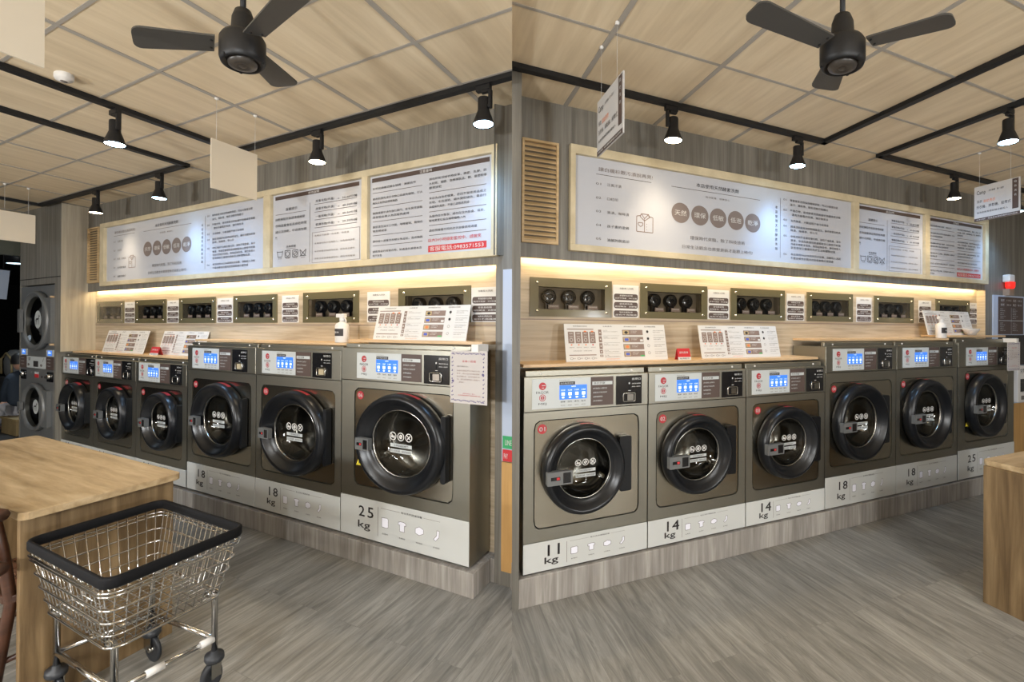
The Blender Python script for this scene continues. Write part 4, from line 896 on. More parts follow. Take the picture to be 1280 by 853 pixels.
mb = MB(); mb.box(fx(1269), fx(1277), RW-.056, RW-.05, fz(490), fz(474), blackm); mb.box(fx(1270), fx(1280), RW-.054, RW-.05, fz(500), fz(495), greyink); f = wallfn(RW-.0508); text(mb, '兌幣機', f, fx(1268.5), fx(1279), fz(464), .05, ink); mb.build('coin_slot', t)
mb = MB(); mb.box(fx(1277.8), 6.3, RW-.054, RW-.0505, fz(450), fz(424), tan); mb.box(fx(1278.2), 6.28, RW-.055, RW-.054, fz(448), fz(430), offw); tag(mb.build('yellow_poster', room=R, org=(fx(1280), RW-.054, fz(450))), 'yellow and white poster cut by the right picture edge', 'poster')
mb = MB(); mb.box(fx(1262), 7.3, RW-.014, RW, .08, fz(505), orangewood); tag(mb.build('wood_panel', room=R), 'amber wood panel below the coin machine, far right', 'panel')
t = thing('alarm_light', 'red alarm lamp with white cap on far right wall', 'alarm light', R, (fx(1257.5), RW, 2.0)); ax = fx(1257.5); za, zc = fz(345), fz(363)
mb = MB(); mb.prism([(ax-.06, RW-.06), (ax+.05, RW-.06), (ax+.05, RW), (ax-.06, RW)], za-.075, za+.005, offw); mb.build('cap', t, bevel=.012)
mb = MB(); mb.lathe((ax, RW-.04, za-.145), [(0, 0), (.042, .002), (.055, .02), (.056, .07), (0, .07)], redlamp, 20, 'z', 1, .6); mb.build('lens', t)
mb = MB(); mb.box(ax-.04, ax+.05, RW-.05, RW, za-.215, za-.145, mat('alarm base', (.3, .22, .16), .5)); mb.build('bracket', t)

# ------------------------------------------------------------------ track lighting
def track(room, c, pts, label, w=.034, h=.028, clipx=None):
    """mitred L or straight run of track, pts centre line in room coordinates"""
    mb = MB()
    for i in range(len(pts)-1):
        a, b = Vector(pts[i]), Vector(pts[i+1]); d = (b-a).normalized(); n = Vector((-d.y, d.x)); ww = w/2*(1.0 if abs(d.x) > .5 else 1.35)
        if i < len(pts)-2: b = b+d*w*.5
        if i > 0: a = a-d*w*.5
        poly = [a+n*ww, a-n*ww, b-n*ww, b+n*ww]; poly = [(p.x, p.y) for p in poly]
        if clipx: clipped_prism(mb, room, poly, c-h, c-.001, blackp, clipx)
        else: mb.prism(poly, c-h, c-.001, blackp)
    return tag(mb.build('light_track', room=room, org=(pts[0][0], pts[0][1], c-h)), label, 'light track')
LY = 1.755; L1X = -3.37; L2X = -4.04; L2B = -6.83
track(L, LC, [(L1X, -2.2), (L1X, LY), (0, LY)], 'black ceiling track turning beside the hanging cream card, left half', clipx=SL)
track(L, LC, [(L2X, -2.2), (L2X, LY), (L2B, LY), (L2B, -2.2)], 'black ceiling track loop carrying two far lamps, left half')
RK = (RC-H-.025)/(2.79-H); RY = 1.918*RK; R1X = 2.59*RK; R2X = 3.17*RK
track(R, RC, [(-2, RY), (R1X, RY), (R1X, -2.2)], 'black ceiling track with two lamps turning towards the viewer, right half', clipx=SR)
track(R, RC, [(R2X, -2.2), (R2X, RY), (7.0, RY)], 'black ceiling track beginning at a corner behind the hanging sign, right half')
def spot(room, c, x, y, label, cool, aim, power, dz=.0, s=1.0, flip=1):
    t = thing('track_spotlight', label, 'spotlight', room, (x, y, c-.03), 'track spotlights'); z = c-.028
    mb = MB(); mb.box(x-.05*s, x+.035*s, y-.012, y+.012, z-.028*s, z, blackp); mb.box(x-.02*s, x+.03*s, y-.01, y+.01, z-.04*s, z-.028*s, blackp); mb.build('adapter', t)
    ax = x+.034*s*flip; mb = MB(); mb.box(ax-.008*s, ax+.008*s, y-.01, y+.01, z-.125*s, z-.03*s, blackp); mb.tube([(ax, y, z-.11*s), (x, y, z-.11*s)], .009*s, blackp, 8); mb.build('arm', t, bevel=.002)
    hd = Vector((x-.008*flip*s, y, z-.095*s)); mb = MB()
    mb.lathe(hd, [(0, .03), (.028, .03), (.030, .024), (.030, -.035), (.034, -.046), (.054, -.10), (.056, -.112), (.052, -.110), (.035, -.06), (0, -.055)], blackp, 24, 'z', s*1.08, s*.8); sh_ = mb.build('lamp_shade', t)
    mb = MB(); mb.lathe(hd, [(0, -.108), (.051, -.108), (.051, -.1), (0, -.1)], coollamp if cool else warmlamp, 20, 'z', s*1.08, s*.8); mb.build('bulb', sh_)
    ld = D.lights.new('spot_beam', 'SPOT'); ld.energy = power*(1.7 if cool else 1); ld.color = (.33, .60, 1) if cool else (1, .82, .58); ld.spot_size = math.radians(88); ld.spot_blend = 1; ld.shadow_soft_size = .09
    lo = D.objects.new('spot_beam', ld); COL.objects.link(lo); lo.parent = t; lo.location = (hd.x-x, hd.y-y, hd.z-.13*s-(c-.03))
    aim = (aim[0], (LW if room is L else RW)+.02, 1.55); dv = Vector(aim)-(hd-Vector((0, 0, .13*s))); lo.rotation_euler = dv.to_track_quat('-Z', 'Y').to_euler(); return t
SP = 15
def dn(x, y, k=.35): return (x, y+k, 0.9)
spot(L, LC, L1X, 1.138, 'cool spotlight on the near track above machine 03, left half', True, (-4.0, 2.0, 1.6), SP*1.3)
spot(L, LC, -2.49, LY, 'warm spotlight over the care symbol board, left half', False, (-2.6, 2.2, 1.0), SP*.8)
spot(L, LC, -1.205, LY, 'cool spotlight nearest the picture centre, left half', True, (-1.35, 2.1, 1.0), SP*.8)
spot(L, LC, -4.43, LY, 'cool spotlight over the five circles board, left half', True, (-4.3, 2.2, 1.0), SP*.8)
spot(L, LC, -5.56, LY, 'warm spotlight farthest to the left, left half', False, (-5.6, 2.2, 1.0), SP*.8)
spot(R, RC, 1.353*RK, RY, 'warm spotlight right of hanging sign and nearest the centre, right half', False, (1.6, 2.6, 1.0), SP*1.0, flip=-1)
spot(R, RC, 2.346*RK, RY, 'cool spotlight between the fan and the big board, right half', True, (2.65, 2.6, 1.0), SP*1.0)
spot(R, RC, R2X, 1.237*RK, 'cool spotlight on the near track at right picture edge, right half', True, (4.2, 2.3, 1.2), SP*1.3)
spot(R, RC, 4.102*RK, RY, 'warm spotlight beside the hanging sign, right half', False, (4.4, 2.6, 1.0), SP*.8)
spot(R, RC, R.onZ(1279, 237, RC-.03)[0], RY, 'cool spotlight partly cut by the right picture edge, right half', True, (5.7, 2.6, 1.0), SP*.8)

# ------------------------------------------------------------------ ceiling fans
def fan(room, c, x, y, z, tips, hubr, label, rodtop):
    t = thing('ceiling_fan', label, 'ceiling fan', room, (x, y, z))
    mb = MB(); mb.tube([(x, y, z+.10), (x, y, c-.02)], .0085, blackp, 12); mb.lathe((x, y, c-.05), [(.0, .0), (.03, .0), (.045, .045)], blackp, 20); mb.build('down_rod', t)
    r = hubr; mb = MB()
    mb.lathe((x, y, z), [(.0, -.052), (.12, -.056), (.3, -.056), (.34, -.050), (.5, -.048), (.72, -.050), (.80, -.058), (.93, -.054), (1.0, -.04), (1.0, .022), (.9, .035), (.58, .04), (.52, .055), (.48, .10), (.36, .125), (0, .128)], blackp, 40, 'z', r, r*.72); mb.build('motor_housing', t)
    mb = MB(); mb.lathe((x, y, z), [(.0, -.066), (.12, -.066), (.22, -.062), (.3, -.066), (.62, -.060), (.66, -.050)], mat('fan cap brown', (.05, .042, .035), .35), 20, 'z', r, r*.72)
    for i in range(3): a = i*2.1+.5; mb.lathe((x+r*.9*math.cos(a), y+r*.66*math.sin(a), z-.056), [(0, 0), (.005, .001), (.006, .006)], blackd, 8)
    mb.build('cap_plate', t)
    for (tx, ty), tilt, wf in tips:
        d = Vector((tx, ty)); kx, ky = (1.23, .62) if room is L else (1.10, .66); ln = d.length
        tn = Vector((-d.y/ky, d.x/kx)).normalized(); n3 = Vector((tn.x*kx, tn.y*ky)); w0, w1 = .041, .056; st = .20 if ln > .35 else .26; prof = []
        for k in range(8): u = st+(1-st-.08)*k/7; prof.append((u, w0+(w1-w0)*k/7))
        for k in range(1, 5): a = k/4*PI/2; prof.append((.92+.08*math.sin(a), w1*(.45+.55*math.cos(a))))
        top = [(d*u+n3*w, w) for u, w in prof]; bot = [(d*u-n3*w, -w) for u, w in prof][::-1]
        ring = [(p.x, p.y, q) for p, q in top]+[(p.x, p.y, q) for p, q in bot]; k = len(ring); mb = MB(); n2 = n3
        vs = [(x+a, y+b, z+.012+q*tilt) for a, b, q in ring]+[(x+a, y+b, z+.006+q*tilt) for a, b, q in ring]
        mb.add(vs, [tuple(range(k)), tuple(range(2*k-1, k-1, -1))]+[(i, i+k, (i+1) % k+k, (i+1) % k) for i in range(k)], bladeg)
        for s_ in (-.5, .5): p = d*(st+.03)+n2*w0*s_; mb.lathe((x+p.x, y+p.y, z+.0045+w0*s_*tilt), [(0, -.001), (.004, -.001), (.004, .002)], blackd, 8)
        mb.build('blade', t)
def fz_tip(room, z, x, y, pts): return [((room.onZ(a, b, z)[0]-x, room.onZ(a, b, z)[1]-y), tl, w) for a, b, tl, w in pts]
zf = 2.46; fxy = L.onZ(303.5, 60, zf); tips = fz_tip(L, zf, *fxy, [(165, 49, .1, .62), (358, 110, .1, 1.2)]); tips.append(((.47, -.085), .1, 1.55))
fan(L, LC, *fxy, zf, tips, .080, 'black three blade ceiling fan above laundry cart, left half', 0)
zf = 2.5; fxy = R.onZ(1053, 64, zf); tips = fz_tip(R, zf, *fxy, [(940, 15, .1, .95), (1193, 27, .1, 1.5), (1030, 114, .1, 1.05)])
fan(R, RC, *fxy, zf, tips, .083, 'black three blade ceiling fan, right half', 0)

# ------------------------------------------------------------------ hanging signs (square to the machine wall)
cordm = mat('nylon cord', (.6, .6, .6), .4)
def hanging(room, c, x, ya, yb, z0, z1, label, printed, cords):
    t = thing('hanging_sign', label, 'sign', room, (x, (ya+yb)/2, z0)); m = mat('shaded sign face', (.5, .49, .48), .6) if printed else cream  # white sign greyed here, its shade put into the face colour
    mb = MB(); mb.box(x-.004, x+.004, ya, yb, z0, z1, m); mb.build('panel', t)
    for cy in cords:
        mb = MB(); mb.tube([(x, cy, z1-.004), (x, cy, c)], .0007, cordm, 5); mb.lathe((x, cy, c-.014), [(.003, 0), (.010, .004), (.010, .013)], offw, 10); mb.build('cord', t)
    if printed:
        mb = MB(); W = yb-ya; Hh = z1-z0; xx = x-.0046; f = lambda u, v: (xx, yb-u*W, z0+v*Hh); f2 = lambda u, v: (xx-.0006, yb-u*W, z0+v*Hh)
        rect(mb, f, 0, 1, 0, .085, brown); rect(mb, f, .84, .97, .17, .98, brown); text(mb, '全新改裝　給您更好更舒適的洗衣環境', f2, .05, .95, .042, .035, white)
        for i, ch in enumerate('自助洗衣'): text(mb, ch, f2, .88, .93, .9-.12*i, .06, labelw)
        text(mb, 'Camp', f2, .06, .26, .80, .15, ink); text(mb, '洗衣專業　第一品牌', f2, .33, .66, .82, .05, ink)
        text(mb, '洗衣', f2, .06, .18, .56, .08, ink); text(mb, '自助洗衣', f2, .22, .48, .55, .09, orangep); text(mb, '洗衣機、烘乾機、投幣式', f2, .05, .81, .40, .09, ink); text(mb, '免洗衣精免柔軟精自動投入', f2, .06, .75, .24, .055, ink)
        mb.build('printing', t)
# positions from their ceiling hooks
hx2 = -2.72; y_a = L.onX(321, 200, hx2)[0]; y_b = L.onX(263.5, 200, hx2)[0]
def zr(room, x, p, q): return room.onX(p, q, x)[1]
hanging(L, LC, hx2, min(y_a, y_b), max(y_a, y_b), zr(L, hx2, 320.5, 250.5), zr(L, hx2, 320.5, 193.5), 'blank cream card hanging in front of the left notice boards', False, [1.317, 1.515])
hx3 = -6.17; y_a = L.onX(44, 290, hx3)[0]; hanging(L, LC, hx3, y_a-.22, y_a, zr(L, hx3, 43, 305), zr(L, hx3, 43, 269.5), 'blank cream card hanging at the left picture edge', False, [1.515, 1.382])
hx1 = -1.95; y_a = L.onX(55, 60, hx1)[0]; hanging(L, LC, hx1, y_a-.2, y_a, zr(L, hx1, 54, 85), zr(L, hx1, 54, 85)+.28, 'blank cream card in the top left corner, nearest the viewer', False, [y_a-.05])
hr = .78*1.0608; ya, yb = sorted((R.onX(747.5, 160, hr)[0], R.onX(779.7, 120, hr)[0])); hanging(R, RC, hr, ya, yb, zr(R, hr, 747.5, 196.5), zr(R, hr, 747.5, 129), 'hanging sign seen steeply from the side, nearest the centre, right half', True, [R.onZ(752, 58, RC)[1], R.onZ(771, 27, RC)[1]])
hr = 3.821*1.0608; ya, yb = sorted((R.onX(1218.3, 250, hr)[0], R.onX(1275.5, 250, hr)[0])); hanging(R, RC, hr, ya, yb, zr(R, hr, 1218.3, 278), zr(R, hr, 1218.3, 235), 'white hanging sign with script lettering at the right picture edge', True, [R.onZ(1220, 192, RC)[1]-.02, ya+.05])
t = thing('smoke_detector', 'round white smoke detector on ceiling beside the near track, left half', 'smoke detector', L, (*L.onZ(80, 96, LC-.01), LC)); q = ORG[t.name]
mb = MB(); mb.lathe((q.x, q.y, LC-.03), [(0, -.004), (.018, -.004), (.022, .0), (.04, .004), (.045, .012), (.045, .03)], offw, 28, 'z', 1.15, .72); mb.build('housing', t); mb = MB(); mb.lathe((q.x, q.y, LC-.034), [(0, -.003), (.012, -.002), (.014, .002)], greyink, 14); mb.build('sensor', t)

# ------------------------------------------------------------------ tables
def table(room, x0, x1, y0, y1, px0, px1, py0, py1, zt, label, feet):
    t = thing('folding_table', label, 'table', room, ((x0+x1)/2, (y0+y1)/2, 0))
    t.name = 'laundry_table'; ORG[t.name] = Vector(((x0+x1)/2, (y0+y1)/2, 0))
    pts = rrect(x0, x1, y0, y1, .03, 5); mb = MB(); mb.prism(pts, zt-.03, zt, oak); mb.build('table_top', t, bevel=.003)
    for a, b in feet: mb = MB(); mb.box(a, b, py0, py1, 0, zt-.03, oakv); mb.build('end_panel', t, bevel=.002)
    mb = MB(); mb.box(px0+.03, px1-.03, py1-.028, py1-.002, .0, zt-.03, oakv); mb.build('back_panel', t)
tz = .79; cx_, cy_ = L.onZ(228, 591, tz); xf, yf = L.onZ(48, 544, tz); yn_ = L.onZ(20, 641, tz)[1]
pxr, pyr = L.onZ(218, 790, 0)
table(L, xf, cx_, yn_+.0, cy_, xf+.1, pxr, yn_+.012, cy_-.012, tz, 'oak laminate folding table behind the laundry cart, left half', [(pxr-.03, pxr), (xf+.1, xf+.13)])
qx, qy = R.onZ(1227, 574, tz); gx, gy = R.onZ(1237, 757, 0)
table(R, qx, qx+1.5, qy-.42, qy, gx, gx+1.35, qy-.41, qy-.012, tz, 'oak laminate folding table cut by the right picture edge', [(gx, gx+.03), (gx+1.32, gx+1.35)])

# ------------------------------------------------------------------ chair at the near side of the left table
def chair(room, x, y, label):
    t = thing('wooden_chair', label, 'chair', room, (x, y, 0)); w = .21; d = .15; zs = .45
    mb = MB(); mb.prism(rrect(x-w, x+w, y-d, y+d, .03, 3), zs-.03, zs, darkwood); mb.build('seat_frame', t, bevel=.004)
    mb = MB()
    for i in range(9):
        for j in range(6): mb.box(x-w+.03+i*.041, x-w+.064+i*.041, y-d+.03+j*.041, y-d+.064+j*.041, zs, zs+.006+.003*((i+j) % 2), mat('woven cane', (.16, .07, .035), .6))
    mb.build('woven_seat', t)
    for sx in (-1, 1):
        mb = MB(); mb.tube([(x+sx*(w-.02), y+d-.02, 0), (x+sx*(w-.02), y+d-.02, zs-.03)], .017, darkwood, 8); mb.build('leg', t)
        mb = MB(); mb.tube([(x+sx*(w-.02), y-d-.03, 0), (x+sx*(w-.02), y-d+.02, zs-.03), (x+sx*(w-.02), y-d+.0, zs+.18), (x+sx*(w-.02), y-d-.03, .83)], .017, darkwood, 8); mb.build('leg', t)
        mb = MB(); mb.tube([(x+sx*(w-.02), y-d, .2), (x+sx*(w-.02), y+d-.02, .2)], .011, darkwood, 8); mb.build('stretcher', t)
    for z in (.60, .80):
        mb = MB(); pts = [(x-w-.06+(2*w+.15)*i/8, y-d-.03-.03*math.sin(PI*i/8), z) for i in range(9)]
        mb.tube([Vector(p) for p in pts], .024, darkwood, 8); mb.build('back_rail', t)
chx = L.onY(3, 615, .43)[0]; chair(L, -2.79, .735, 'dark brown wooden chair with woven seat at table, lower left edge')

# ------------------------------------------------------------------ laundry cart
def cart():
    x0, x1, y0, y1 = -2.405, -1.79, .592, .968; zt = .70; zb = .445
    t = thing('laundry_cart', 'chrome wire laundry cart with black rim on four casters, lower left', 'laundry cart', L, ((x0+x1)/2, (y0+y1)/2, 0))
    def ring(z, r=.05, n=5, grow=0):
        k = (zt-z)/(zt-zb); ix = .055*k-grow; iy = .04*k-grow; return [(a, b, z) for a, b in rrect(x0+ix, x1-ix*1.5, y0+iy, y1-iy, r, n)]
    mb = MB(); rr = rrect(x0, x1, y0, y1, .035, 5)
    prof = [(-.007, -.022), (.005, -.023), (.009, -.016), (.009, .008), (.005, .014), (-.004, .014), (-.008, .008)]
    n = len(rr); c = ((x0+x1)/2, (y0+y1)/2); vs = []
    for i, (a, b) in enumerate(rr):
        pv, nx = rr[i-1], rr[(i+1) % n]; d = Vector((nx[0]-pv[0], nx[1]-pv[1])).normalized(); nn = Vector((d.y, -d.x))
        vs += [(a+nn.x*o*1.0, b+nn.y*o*.75, zt+h) for o, h in prof]
    k = len(prof); mb.add(vs, [(i*k+j, ((i+1) % n)*k+j, ((i+1) % n)*k+(j+1) % k, i*k+(j+1) % k) for i in range(n) for j in range(k)], mat('black rim rubber', (.004, .004, .005), .75, spec=.25), True)
    mb.build('rim_bumper', t)
    mb = MB()
    for z, r in ((.662, .0042), (.648, .0042), (.595, .0042), (.545, .0042), (.495, .003), (.445, .0042)): mb.tube(ring(z, .045, grow=.009), r*.95, chrome, 6, closed=True)
    wr = .0019; nx, ny = 17, 12; tx0, tx1, ty0, ty1 = x0+.03, x1-.03, y0+.02, y1-.02; bx0, bx1, by0, by1 = x0+.06, x1-.088, y0+.045, y1-.045
    for i in range(nx):
        u = i/(nx-1); xt, xb = tx0+(tx1-tx0)*u, bx0+(bx1-bx0)*u; mb.tube([(xt, y0, zt), (xb, by0-.005, zb), (xb, by1+.005, zb), (xt, y1, zt)], wr, chrome, 5)
    for i in range(ny):
        u = i/(ny-1); yt, yb = ty0+(ty1-ty0)*u, by0+(by1-by0)*u; mb.tube([(x0, yt, zt), (bx0-.005, yb, zb), (bx1+.005, yb, zb), (x1, yt, zt)], wr, chrome, 5)
    mb.build('basket', t)
    lz = .205; L4 = [(x0+.055, y0+.05), (x1-.12, y0+.05), (x1-.10, y1-.04), (x0+.06, y1-.04)]; FT = [(-2.475, .685), (-2.02, .69), (-1.985, .968), (-2.41, .94)]; foot = []
    for fi, (a, b) in enumerate(L4):
        sx = -1 if a < c[0] else 1; sy = -1 if b < c[1] else 1; fx_, fy_ = FT[fi]; foot.append((fx_, fy_))
        mb = MB(); mb.tube([(a-sx*.05, b-sy*.01, zb-.008), (a-sx*.01, b, zb-.012), (a+(fx_-a)*.5, b+(fy_-b)*.5, zb-.03), (fx_, fy_, zb-.08), (fx_, fy_, .15)], .0105, chrome, 12); mb.build('leg', t)
    mb = MB()
    for i in range(4):
        a, b = foot[i], foot[(i+1) % 4]; mb.tube([(a[0], a[1], lz), (b[0], b[1], lz)], .0095, chrome, 10)
    mb.build('lower_frame', t)
    p, q = Vector((*foot[1], lz)), Vector((*foot[2], lz))
    for k0, k1 in ((.28, .46), (.84, .99)):
        mb = MB(); mb.tube([p.lerp(q, k0), p.lerp(q, k1)], .0145, offw, 12); mb.build('sleeve', t)['label'] = 'white plastic sleeve'
    whl = mat('grey wheel tread', (.022, .024, .028), .45)
    for i, (a, b) in enumerate(foot):
        mb = MB(); mb.lathe((a, b, .125), [(0, .03), (.014, .03), (.016, .018), (.036, .014), (.038, -.002), (.034, -.010), (0, -.010)], whl, 20, 'z', 1.1, .8)
        if i == 2: mb.box(a-.019, a-.014, b-.018, b+.016, .05, .12, steel); mb.box(a+.014, a+.019, b-.018, b+.016, .05, .12, steel)
        else: mb.box(a-.03, a+.024, b-.015, b-.011, .05, .12, steel); mb.box(a-.03, a+.024, b+.011, b+.015, .05, .12, steel)
        cs = mb.build('caster', t); ax_ = 'x' if i == 2 else 'y'; wc = (a, b-.010, .056) if i == 2 else (a+.014, b, .056); ww_ = 1 if i == 2 else .62; wr_ = .036 if i == 2 else .058
        mb = MB(); mb.lathe(wc, [(0, -.008*ww_), (.55, -.010*ww_), (.7, -.013*ww_), (.93, -.012*ww_), (1, -.007*ww_), (1, .007*ww_), (.93, .012*ww_), (.7, .013*ww_), (.55, .010*ww_), (0, .008*ww_)], whl, 28, ax_, wr_, .056)
        mb.lathe(wc, [(0, -.016), (.3, -.016), (.3, .016), (0, .016)], steel, 12, ax_, wr_*.7, .04)
        w = mb.build('wheel', cs)
cart()

# ------------------------------------------------------------------ outside at the far left
def skinfig(name, verts, edges, rads, m, parent):
    me = D.meshes.new(name); og = ORG[parent.name]; me.from_pydata([Vector(v)-og for v in verts], edges, []); o = D.objects.new(name, me); COL.objects.link(o); o.parent = parent; ORG[o.name] = og
    md = o.modifiers.new('s', 'SKIN'); 
    for i, r in enumerate(rads): me.skin_vertices[0].data[i].radius = (r, r) if not isinstance(r, tuple) else r
    me.skin_vertices[0].data[0].use_root = True; md.use_smooth_shade = True; sd = o.modifiers.new('d', 'SUBSURF'); sd.levels = 2; sd.render_levels = 2; me.materials.append(m); return o
hx0, hy0 = -9.42, 2.27
t = thing('person', 'seated person in dark jacket and pale trousers outside, seen behind the stacked dryer', 'person', L, (hx0, hy0, 0))
V = [(hx0, hy0, .34), (hx0-.03, hy0, .5), (hx0-.05, hy0, .68), (hx0-.06, hy0, .80), (hx0-.08, hy0, .88), (hx0-.05, hy0-.09, .76), (hx0-.05, hy0+.09, .76), (hx0-.10, hy0-.12, .58), (hx0-.2, hy0-.10, .42), (hx0-.10, hy0+.12, .58), (hx0-.2, hy0+.10, .42)]
skinfig('jacket', V, [(0, 1), (1, 2), (2, 3), (3, 4), (3, 5), (3, 6), (5, 7), (7, 8), (6, 9), (9, 10)], [(.13, .1), (.13, .1), (.14, .1), (.11, .08), .05, .055, .055, .045, .038, .045, .038], clothd, t)
V = [(hx0, hy0, .32)]; E_ = []; Rr = [(.12, .1)]
for s_ in (-1, 1):
    k = len(V); V += [(hx0-.08, hy0+s_*.06, .31), (hx0-.27, hy0+s_*.07-.03, .36), (hx0-.36, hy0+s_*.06-.05, .2), (hx0-.43, hy0+s_*.05-.06, .08)]; E_ += [(0, k), (k, k+1), (k+1, k+2), (k+2, k+3)]; Rr += [.075, .06, .05, .04]
skinfig('trousers', V, E_, Rr, clothw, t)
mb = MB(); mb.lathe((hx0-.1, hy0, .995), [(0, -.12), (.035, -.115), (.06, -.07), (.075, 0), (.07, .06), (.04, .1), (0, .115)], skin, 20, 'z', 1.05, .85); mb.lathe((hx0-.172, hy0, .99), [(0, .02), (.012, -.01), (0, -.02)], skin, 8); hd = mb.build('head', t)
mb = MB(); mb.lathe((hx0-.085, hy0, 1.01), [(.086, -.05), (.088, 0), (.08, .065), (.045, .108), (0, .118)], hair, 20, 'z', 1.05, .9); mb.build('hair', t)
for s_ in (-1, 1):
    p = (hx0-.45, hy0+s_*.05-.06); mb = MB(); mb.lathe((p[0]-.05, p[1], .0), [(0, 0), (.1, 0), (.105, .03), (.07, .06), (.03, .085), (0, .085)], shoe, 16, 'z', 1.1, .42); mb.build('shoe', t)
    mb = MB(); c0 = Vector((hx0-.22, hy0+s_*.10, .40)); mb.tube([c0, c0+Vector((-.05, 0, -.02)), c0+Vector((-.08, 0, -.04))], [.028, .03, .022], skin, 8)
    for i in range(4): b0 = c0+Vector((-.075, (i-1.5)*.012, -.035)); mb.tube([b0, b0+Vector((-.03, 0, -.01)), b0+Vector((-.05, 0, -.03))], .0065, skin, 6)
    mb.tube([c0+Vector((-.03, -s_*.02, -.02)), c0+Vector((-.06, -s_*.04, -.04))], .008, skin, 6); mb.build('hand', t)
t = thing('wooden_bench', 'low wooden box bench under the seated person outside', 'bench', L, (-9.35, 2.27, 0))
mb = MB(); mb.box(-9.62, -9.05, 2.13, 2.42, .19, .222, benchwood); mb.build('seat', t, bevel=.004)
for a in (-9.6, -9.12): mb = MB(); mb.box(a, a+.05, 2.14, 2.41, -.01, .19, benchwood); mb.build('side_panel', t)
mb = MB(); mb.box(-9.55, -9.12, 2.14, 2.16, -.01, .19, benchwood); mb.build('front_panel', t)
t = thing('backpack', 'rounded grey bag with tan edges in the dark outside, behind the person', 'bag', L, (-11.2, 2.56, 0)); bz = .66
x = -11.2; y = L.onX(19, 460, x)[0]
mb = MB(); mb.lathe((x, y, bz), [(0, -.02), (.16, 0), (.2, .06), (.21, .25), (.18, .38), (.1, .44), (0, .45)], mat('bag cloth', (.12, .12, .115), .8), 20, 'z', 1.2, .5); mb.build('body', t)
mb = MB(); mb.tube([(x-.1, y-.115, bz+.05), (x-.08, y-.12, bz+.3), (x+.05, y-.1, bz+.4), (x+.18, y-.08, bz+.3), (x+.2, y-.08, bz+.05)], .014, mat('bag trim', (.25, .19, .09), .7), 6); mb.build('trim', t)
mb = MB(); mb.box(x-.3, x+.35, y-.12, y+.15, 0-.01, bz, mat('dark crate', (.018, .017, .016), .8)); tag(mb.build('storage_crate', room=L, org=(x, y, 0), bevel=.01), 'dark box under the grey bag outside', 'box')
t = thing('downlight', 'black cylinder downlight under the arcade ceiling outside', 'light', L, (-9.6, L.onX(20, 325, -9.6)[0], 3.0)); q = ORG[t.name]; zlo = L.onX(20, 330, -9.6)[1]
mb = MB(); mb.lathe((q.x, q.y, zlo), [(.14, .0), (.145, .0), (.145, .19), (0, .19)], blackp, 24, 'z', 1.1, .62); mb.tube([(q.x, q.y, zlo+.18), (q.x, q.y, 3.0)], .012, blackp, 8); mb.build('housing', t); mb = MB(); mb.lathe((q.x, q.y, zlo+.008), [(0, 0), (.135, 0)], mat('downlight face', (1, 1, 1), .5, emit=(.6, .85, 1), estr=3), 20, 'z', 1.1, .62); mb.build('bulb', t)
ld = D.lights.new('street_beam', 'SPOT'); ld.energy = 60; ld.color = (.75, .88, 1); ld.spot_size = 2.4; ld.spot_blend = .8; ld.shadow_soft_size = .1; lo = D.objects.new('street_beam', ld); COL.objects.link(lo); lo.location = L.w((q.x, q.y, zlo-.03))
ld = D.lights.new('outside_point', 'POINT'); ld.energy = 12; ld.color = (.7, .85, 1); ld.shadow_soft_size = .3; lo = D.objects.new('outside_point', ld); COL.objects.link(lo); lo.location = L.w((-8.4, .3, 2.5))  # bare point light outside the opening, with no fixture built
xb = -8.9; t = thing('banner', 'pale blue banner sheet hanging outside at left picture edge', 'banner', L, (xb, 1.9, L.onX(5, 375, xb)[1]))
yr0 = L.onX(12.5, 350, xb)[0]; mb = MB(); z1_, z0_ = L.onX(12, 338, xb)[1], L.onX(10, 374.5, xb)[1]
mb.add([(xb, yr0-.5, z0_+.02), (xb, yr0-.025, z0_), (xb, yr0, z1_), (xb, yr0-.5, z1_+.02), (xb-.01, yr0-.5, z0_+.02), (xb-.01, yr0-.025, z0_), (xb-.01, yr0, z1_), (xb-.01, yr0-.5, z1_+.02)], [(0, 1, 2, 3), (7, 6, 5, 4), (0, 4, 5, 1), (1, 5, 6, 2), (2, 6, 7, 3), (3, 7, 4, 0)], mat('banner vinyl', (.4, .46, .56), .6)); mb.build('sheet', t)
mb = MB(); mb.tube([(xb, yr0-.5, z1_+.025), (xb, yr0+.02, z1_+.005)], .012, blackp, 8); [mb.tube([(xb, yr0-.5+k, z1_+.02), (xb, yr0-.5+k, 3.0)], .006, blackp, 6) for k in (.1, .45)]; mb.build('rail', t)

# ------------------------------------------------------------------ lights
def area(room, p, size, energy, col, rot=(0, 0, 0), name='area'):
    l = D.lights.new(name, 'AREA'); l.shape = 'RECTANGLE'; l.size, l.size_y = size; l.energy = energy; l.color = col
    o = D.objects.new(name, l); COL.objects.link(o); o.location = room.w(p); o.rotation_euler = (rot[0], rot[1], rot[2]+room.t); return o
# led slots: light thrown down and back onto the niche walls
area(L, ((NLX0+NLX1)/2, LW+.035, LZ+.008), (NLX1-NLX0-.1, .02), 9, (1, .76, .42), (math.radians(18), 0, 0), 'niche_glow')
area(R, ((NRX0+NRX1)/2, RW+.04, RZ+.008), (NRX1-NRX0-.1, .02), 9, (1, .76, .42), (math.radians(18), 0, 0), 'niche_glow')
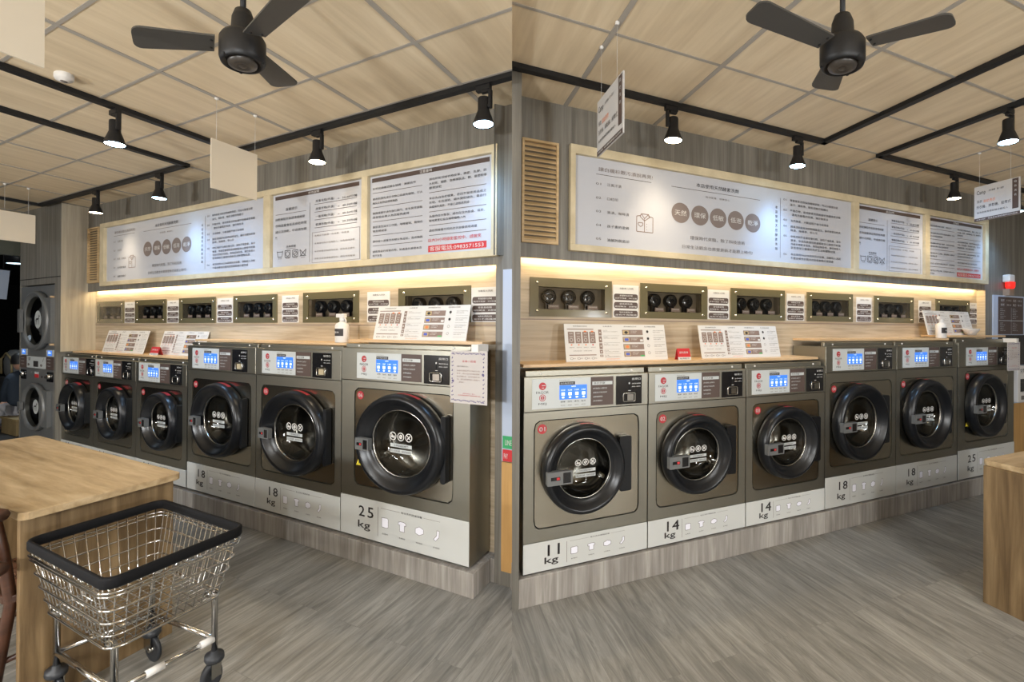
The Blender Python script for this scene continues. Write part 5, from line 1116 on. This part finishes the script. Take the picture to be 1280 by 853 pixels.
# added fill panels and globes behind the viewer, only to brighten the shop
panelm = mat('fill panel glow', (1, 1, 1), .5, emit=(1, .93, .82), estr=6)
def panel(room, c, x, y, w, d, e, lab):  # unseen ceiling panel and area light, added as fill
    t = thing('fill_panel', lab, 'light', room, (x, y, c)); mb = MB(); mb.box(x-w/2-.02, x+w/2+.02, y-d/2-.02, y+d/2+.02, c-.02, c-.001, offw); mb.build('frame', t); mb = MB(); mb.box(x-w/2, x+w/2, y-d/2, y+d/2, c-.024, c-.02, panelm); mb.build('diffuser', t)
    area(room, (x, y, c-.03), (w, d), e, (.93, .97, 1), name='panel_fill')
def globe(room, c, x, y, z, e, lab):  # globe and point light added out of view to lift ceiling and walls
    t = thing('fill_globe', lab, 'lamp', room, (x, y, c)); mb = MB(); mb.tube([(x, y, z+.13), (x, y, c)], .006, blackp, 8); mb.lathe((x, y, z+.12), [(0, .05), (.03, .05), (.05, 0), (0, 0)], blackp, 20); mb.build('cord', t)
    mb = MB(); mb.lathe((x, y, z), [(.13*math.sin(PI*i/12), -.13*math.cos(PI*i/12)) for i in range(13)], mat('fill globe', (1, 1, 1), .3, emit=(.93, .97, 1), estr=5), 28); mb.build('lamp_shade', t)
    l = D.lights.new('globe_fill', 'POINT'); l.energy = e; l.color = (.93, .97, 1); l.shadow_soft_size = .14; o = D.objects.new('globe_fill', l); COL.objects.link(o); o.location = room.w((x, y, z-.3))
globe(L, LC, -1.2, -1.7, 1.75, 150, 'fill globe added to brighten the left bay, behind the viewer'); globe(L, LC, -4.2, -2.2, 1.75, 170, 'fill globe added to brighten the far left, behind the viewer')
globe(R, RC, 1.3, -1.7, 1.75, 90, 'fill globe added to brighten the right bay, behind the viewer'); globe(R, RC, 3.2, -2.35, 1.75, 120, 'fill globe added to brighten the far right, behind the viewer')
panel(L, LC, -2.6, -2.1, 1.2, .5, 50, 'added fill panel behind the viewer on the left')
panel(R, RC, 1.6, -2.0, 1.2, .5, 50, 'added fill panel behind the viewer on the right')
w = D.worlds.new('w'); bpy.context.scene.world = w; w.use_nodes = True; w.node_tree.nodes['Background'].inputs[0].default_value = (.03, .035, .05, 1); w.node_tree.nodes['Background'].inputs[1].default_value = .5

# ------------------------------------------------------------------ camera
cam = D.cameras.new('camera'); co = D.objects.new('camera', cam); COL.objects.link(co); sc = bpy.context.scene; sc.camera = co
cam.sensor_fit = 'HORIZONTAL'; cam.sensor_width = 36; cam.lens = F/1280*36; cam.shift_x = (640-CX)/1280; cam.shift_y = (CY-426.5)/1280; cam.clip_start = .01
def w2(v): return Vector((v[0], v[2], -v[1]))
rgt = w2(M[0]); dwn = w2(M[1]); fwd = w2(M[2])
co.matrix_world = Matrix(((rgt.x, -dwn.x, -fwd.x, 0), (rgt.y, -dwn.y, -fwd.y, 0), (rgt.z, -dwn.z, -fwd.z, H), (0, 0, 0, 1)))
vs_ = sc.view_settings; sc.display_settings.display_device = 'sRGB'; vs_.view_transform = 'Standard'; vs_.look = 'None'; vs_.gamma = 1; vs_.exposure = .42; vs_.use_curve_mapping = False
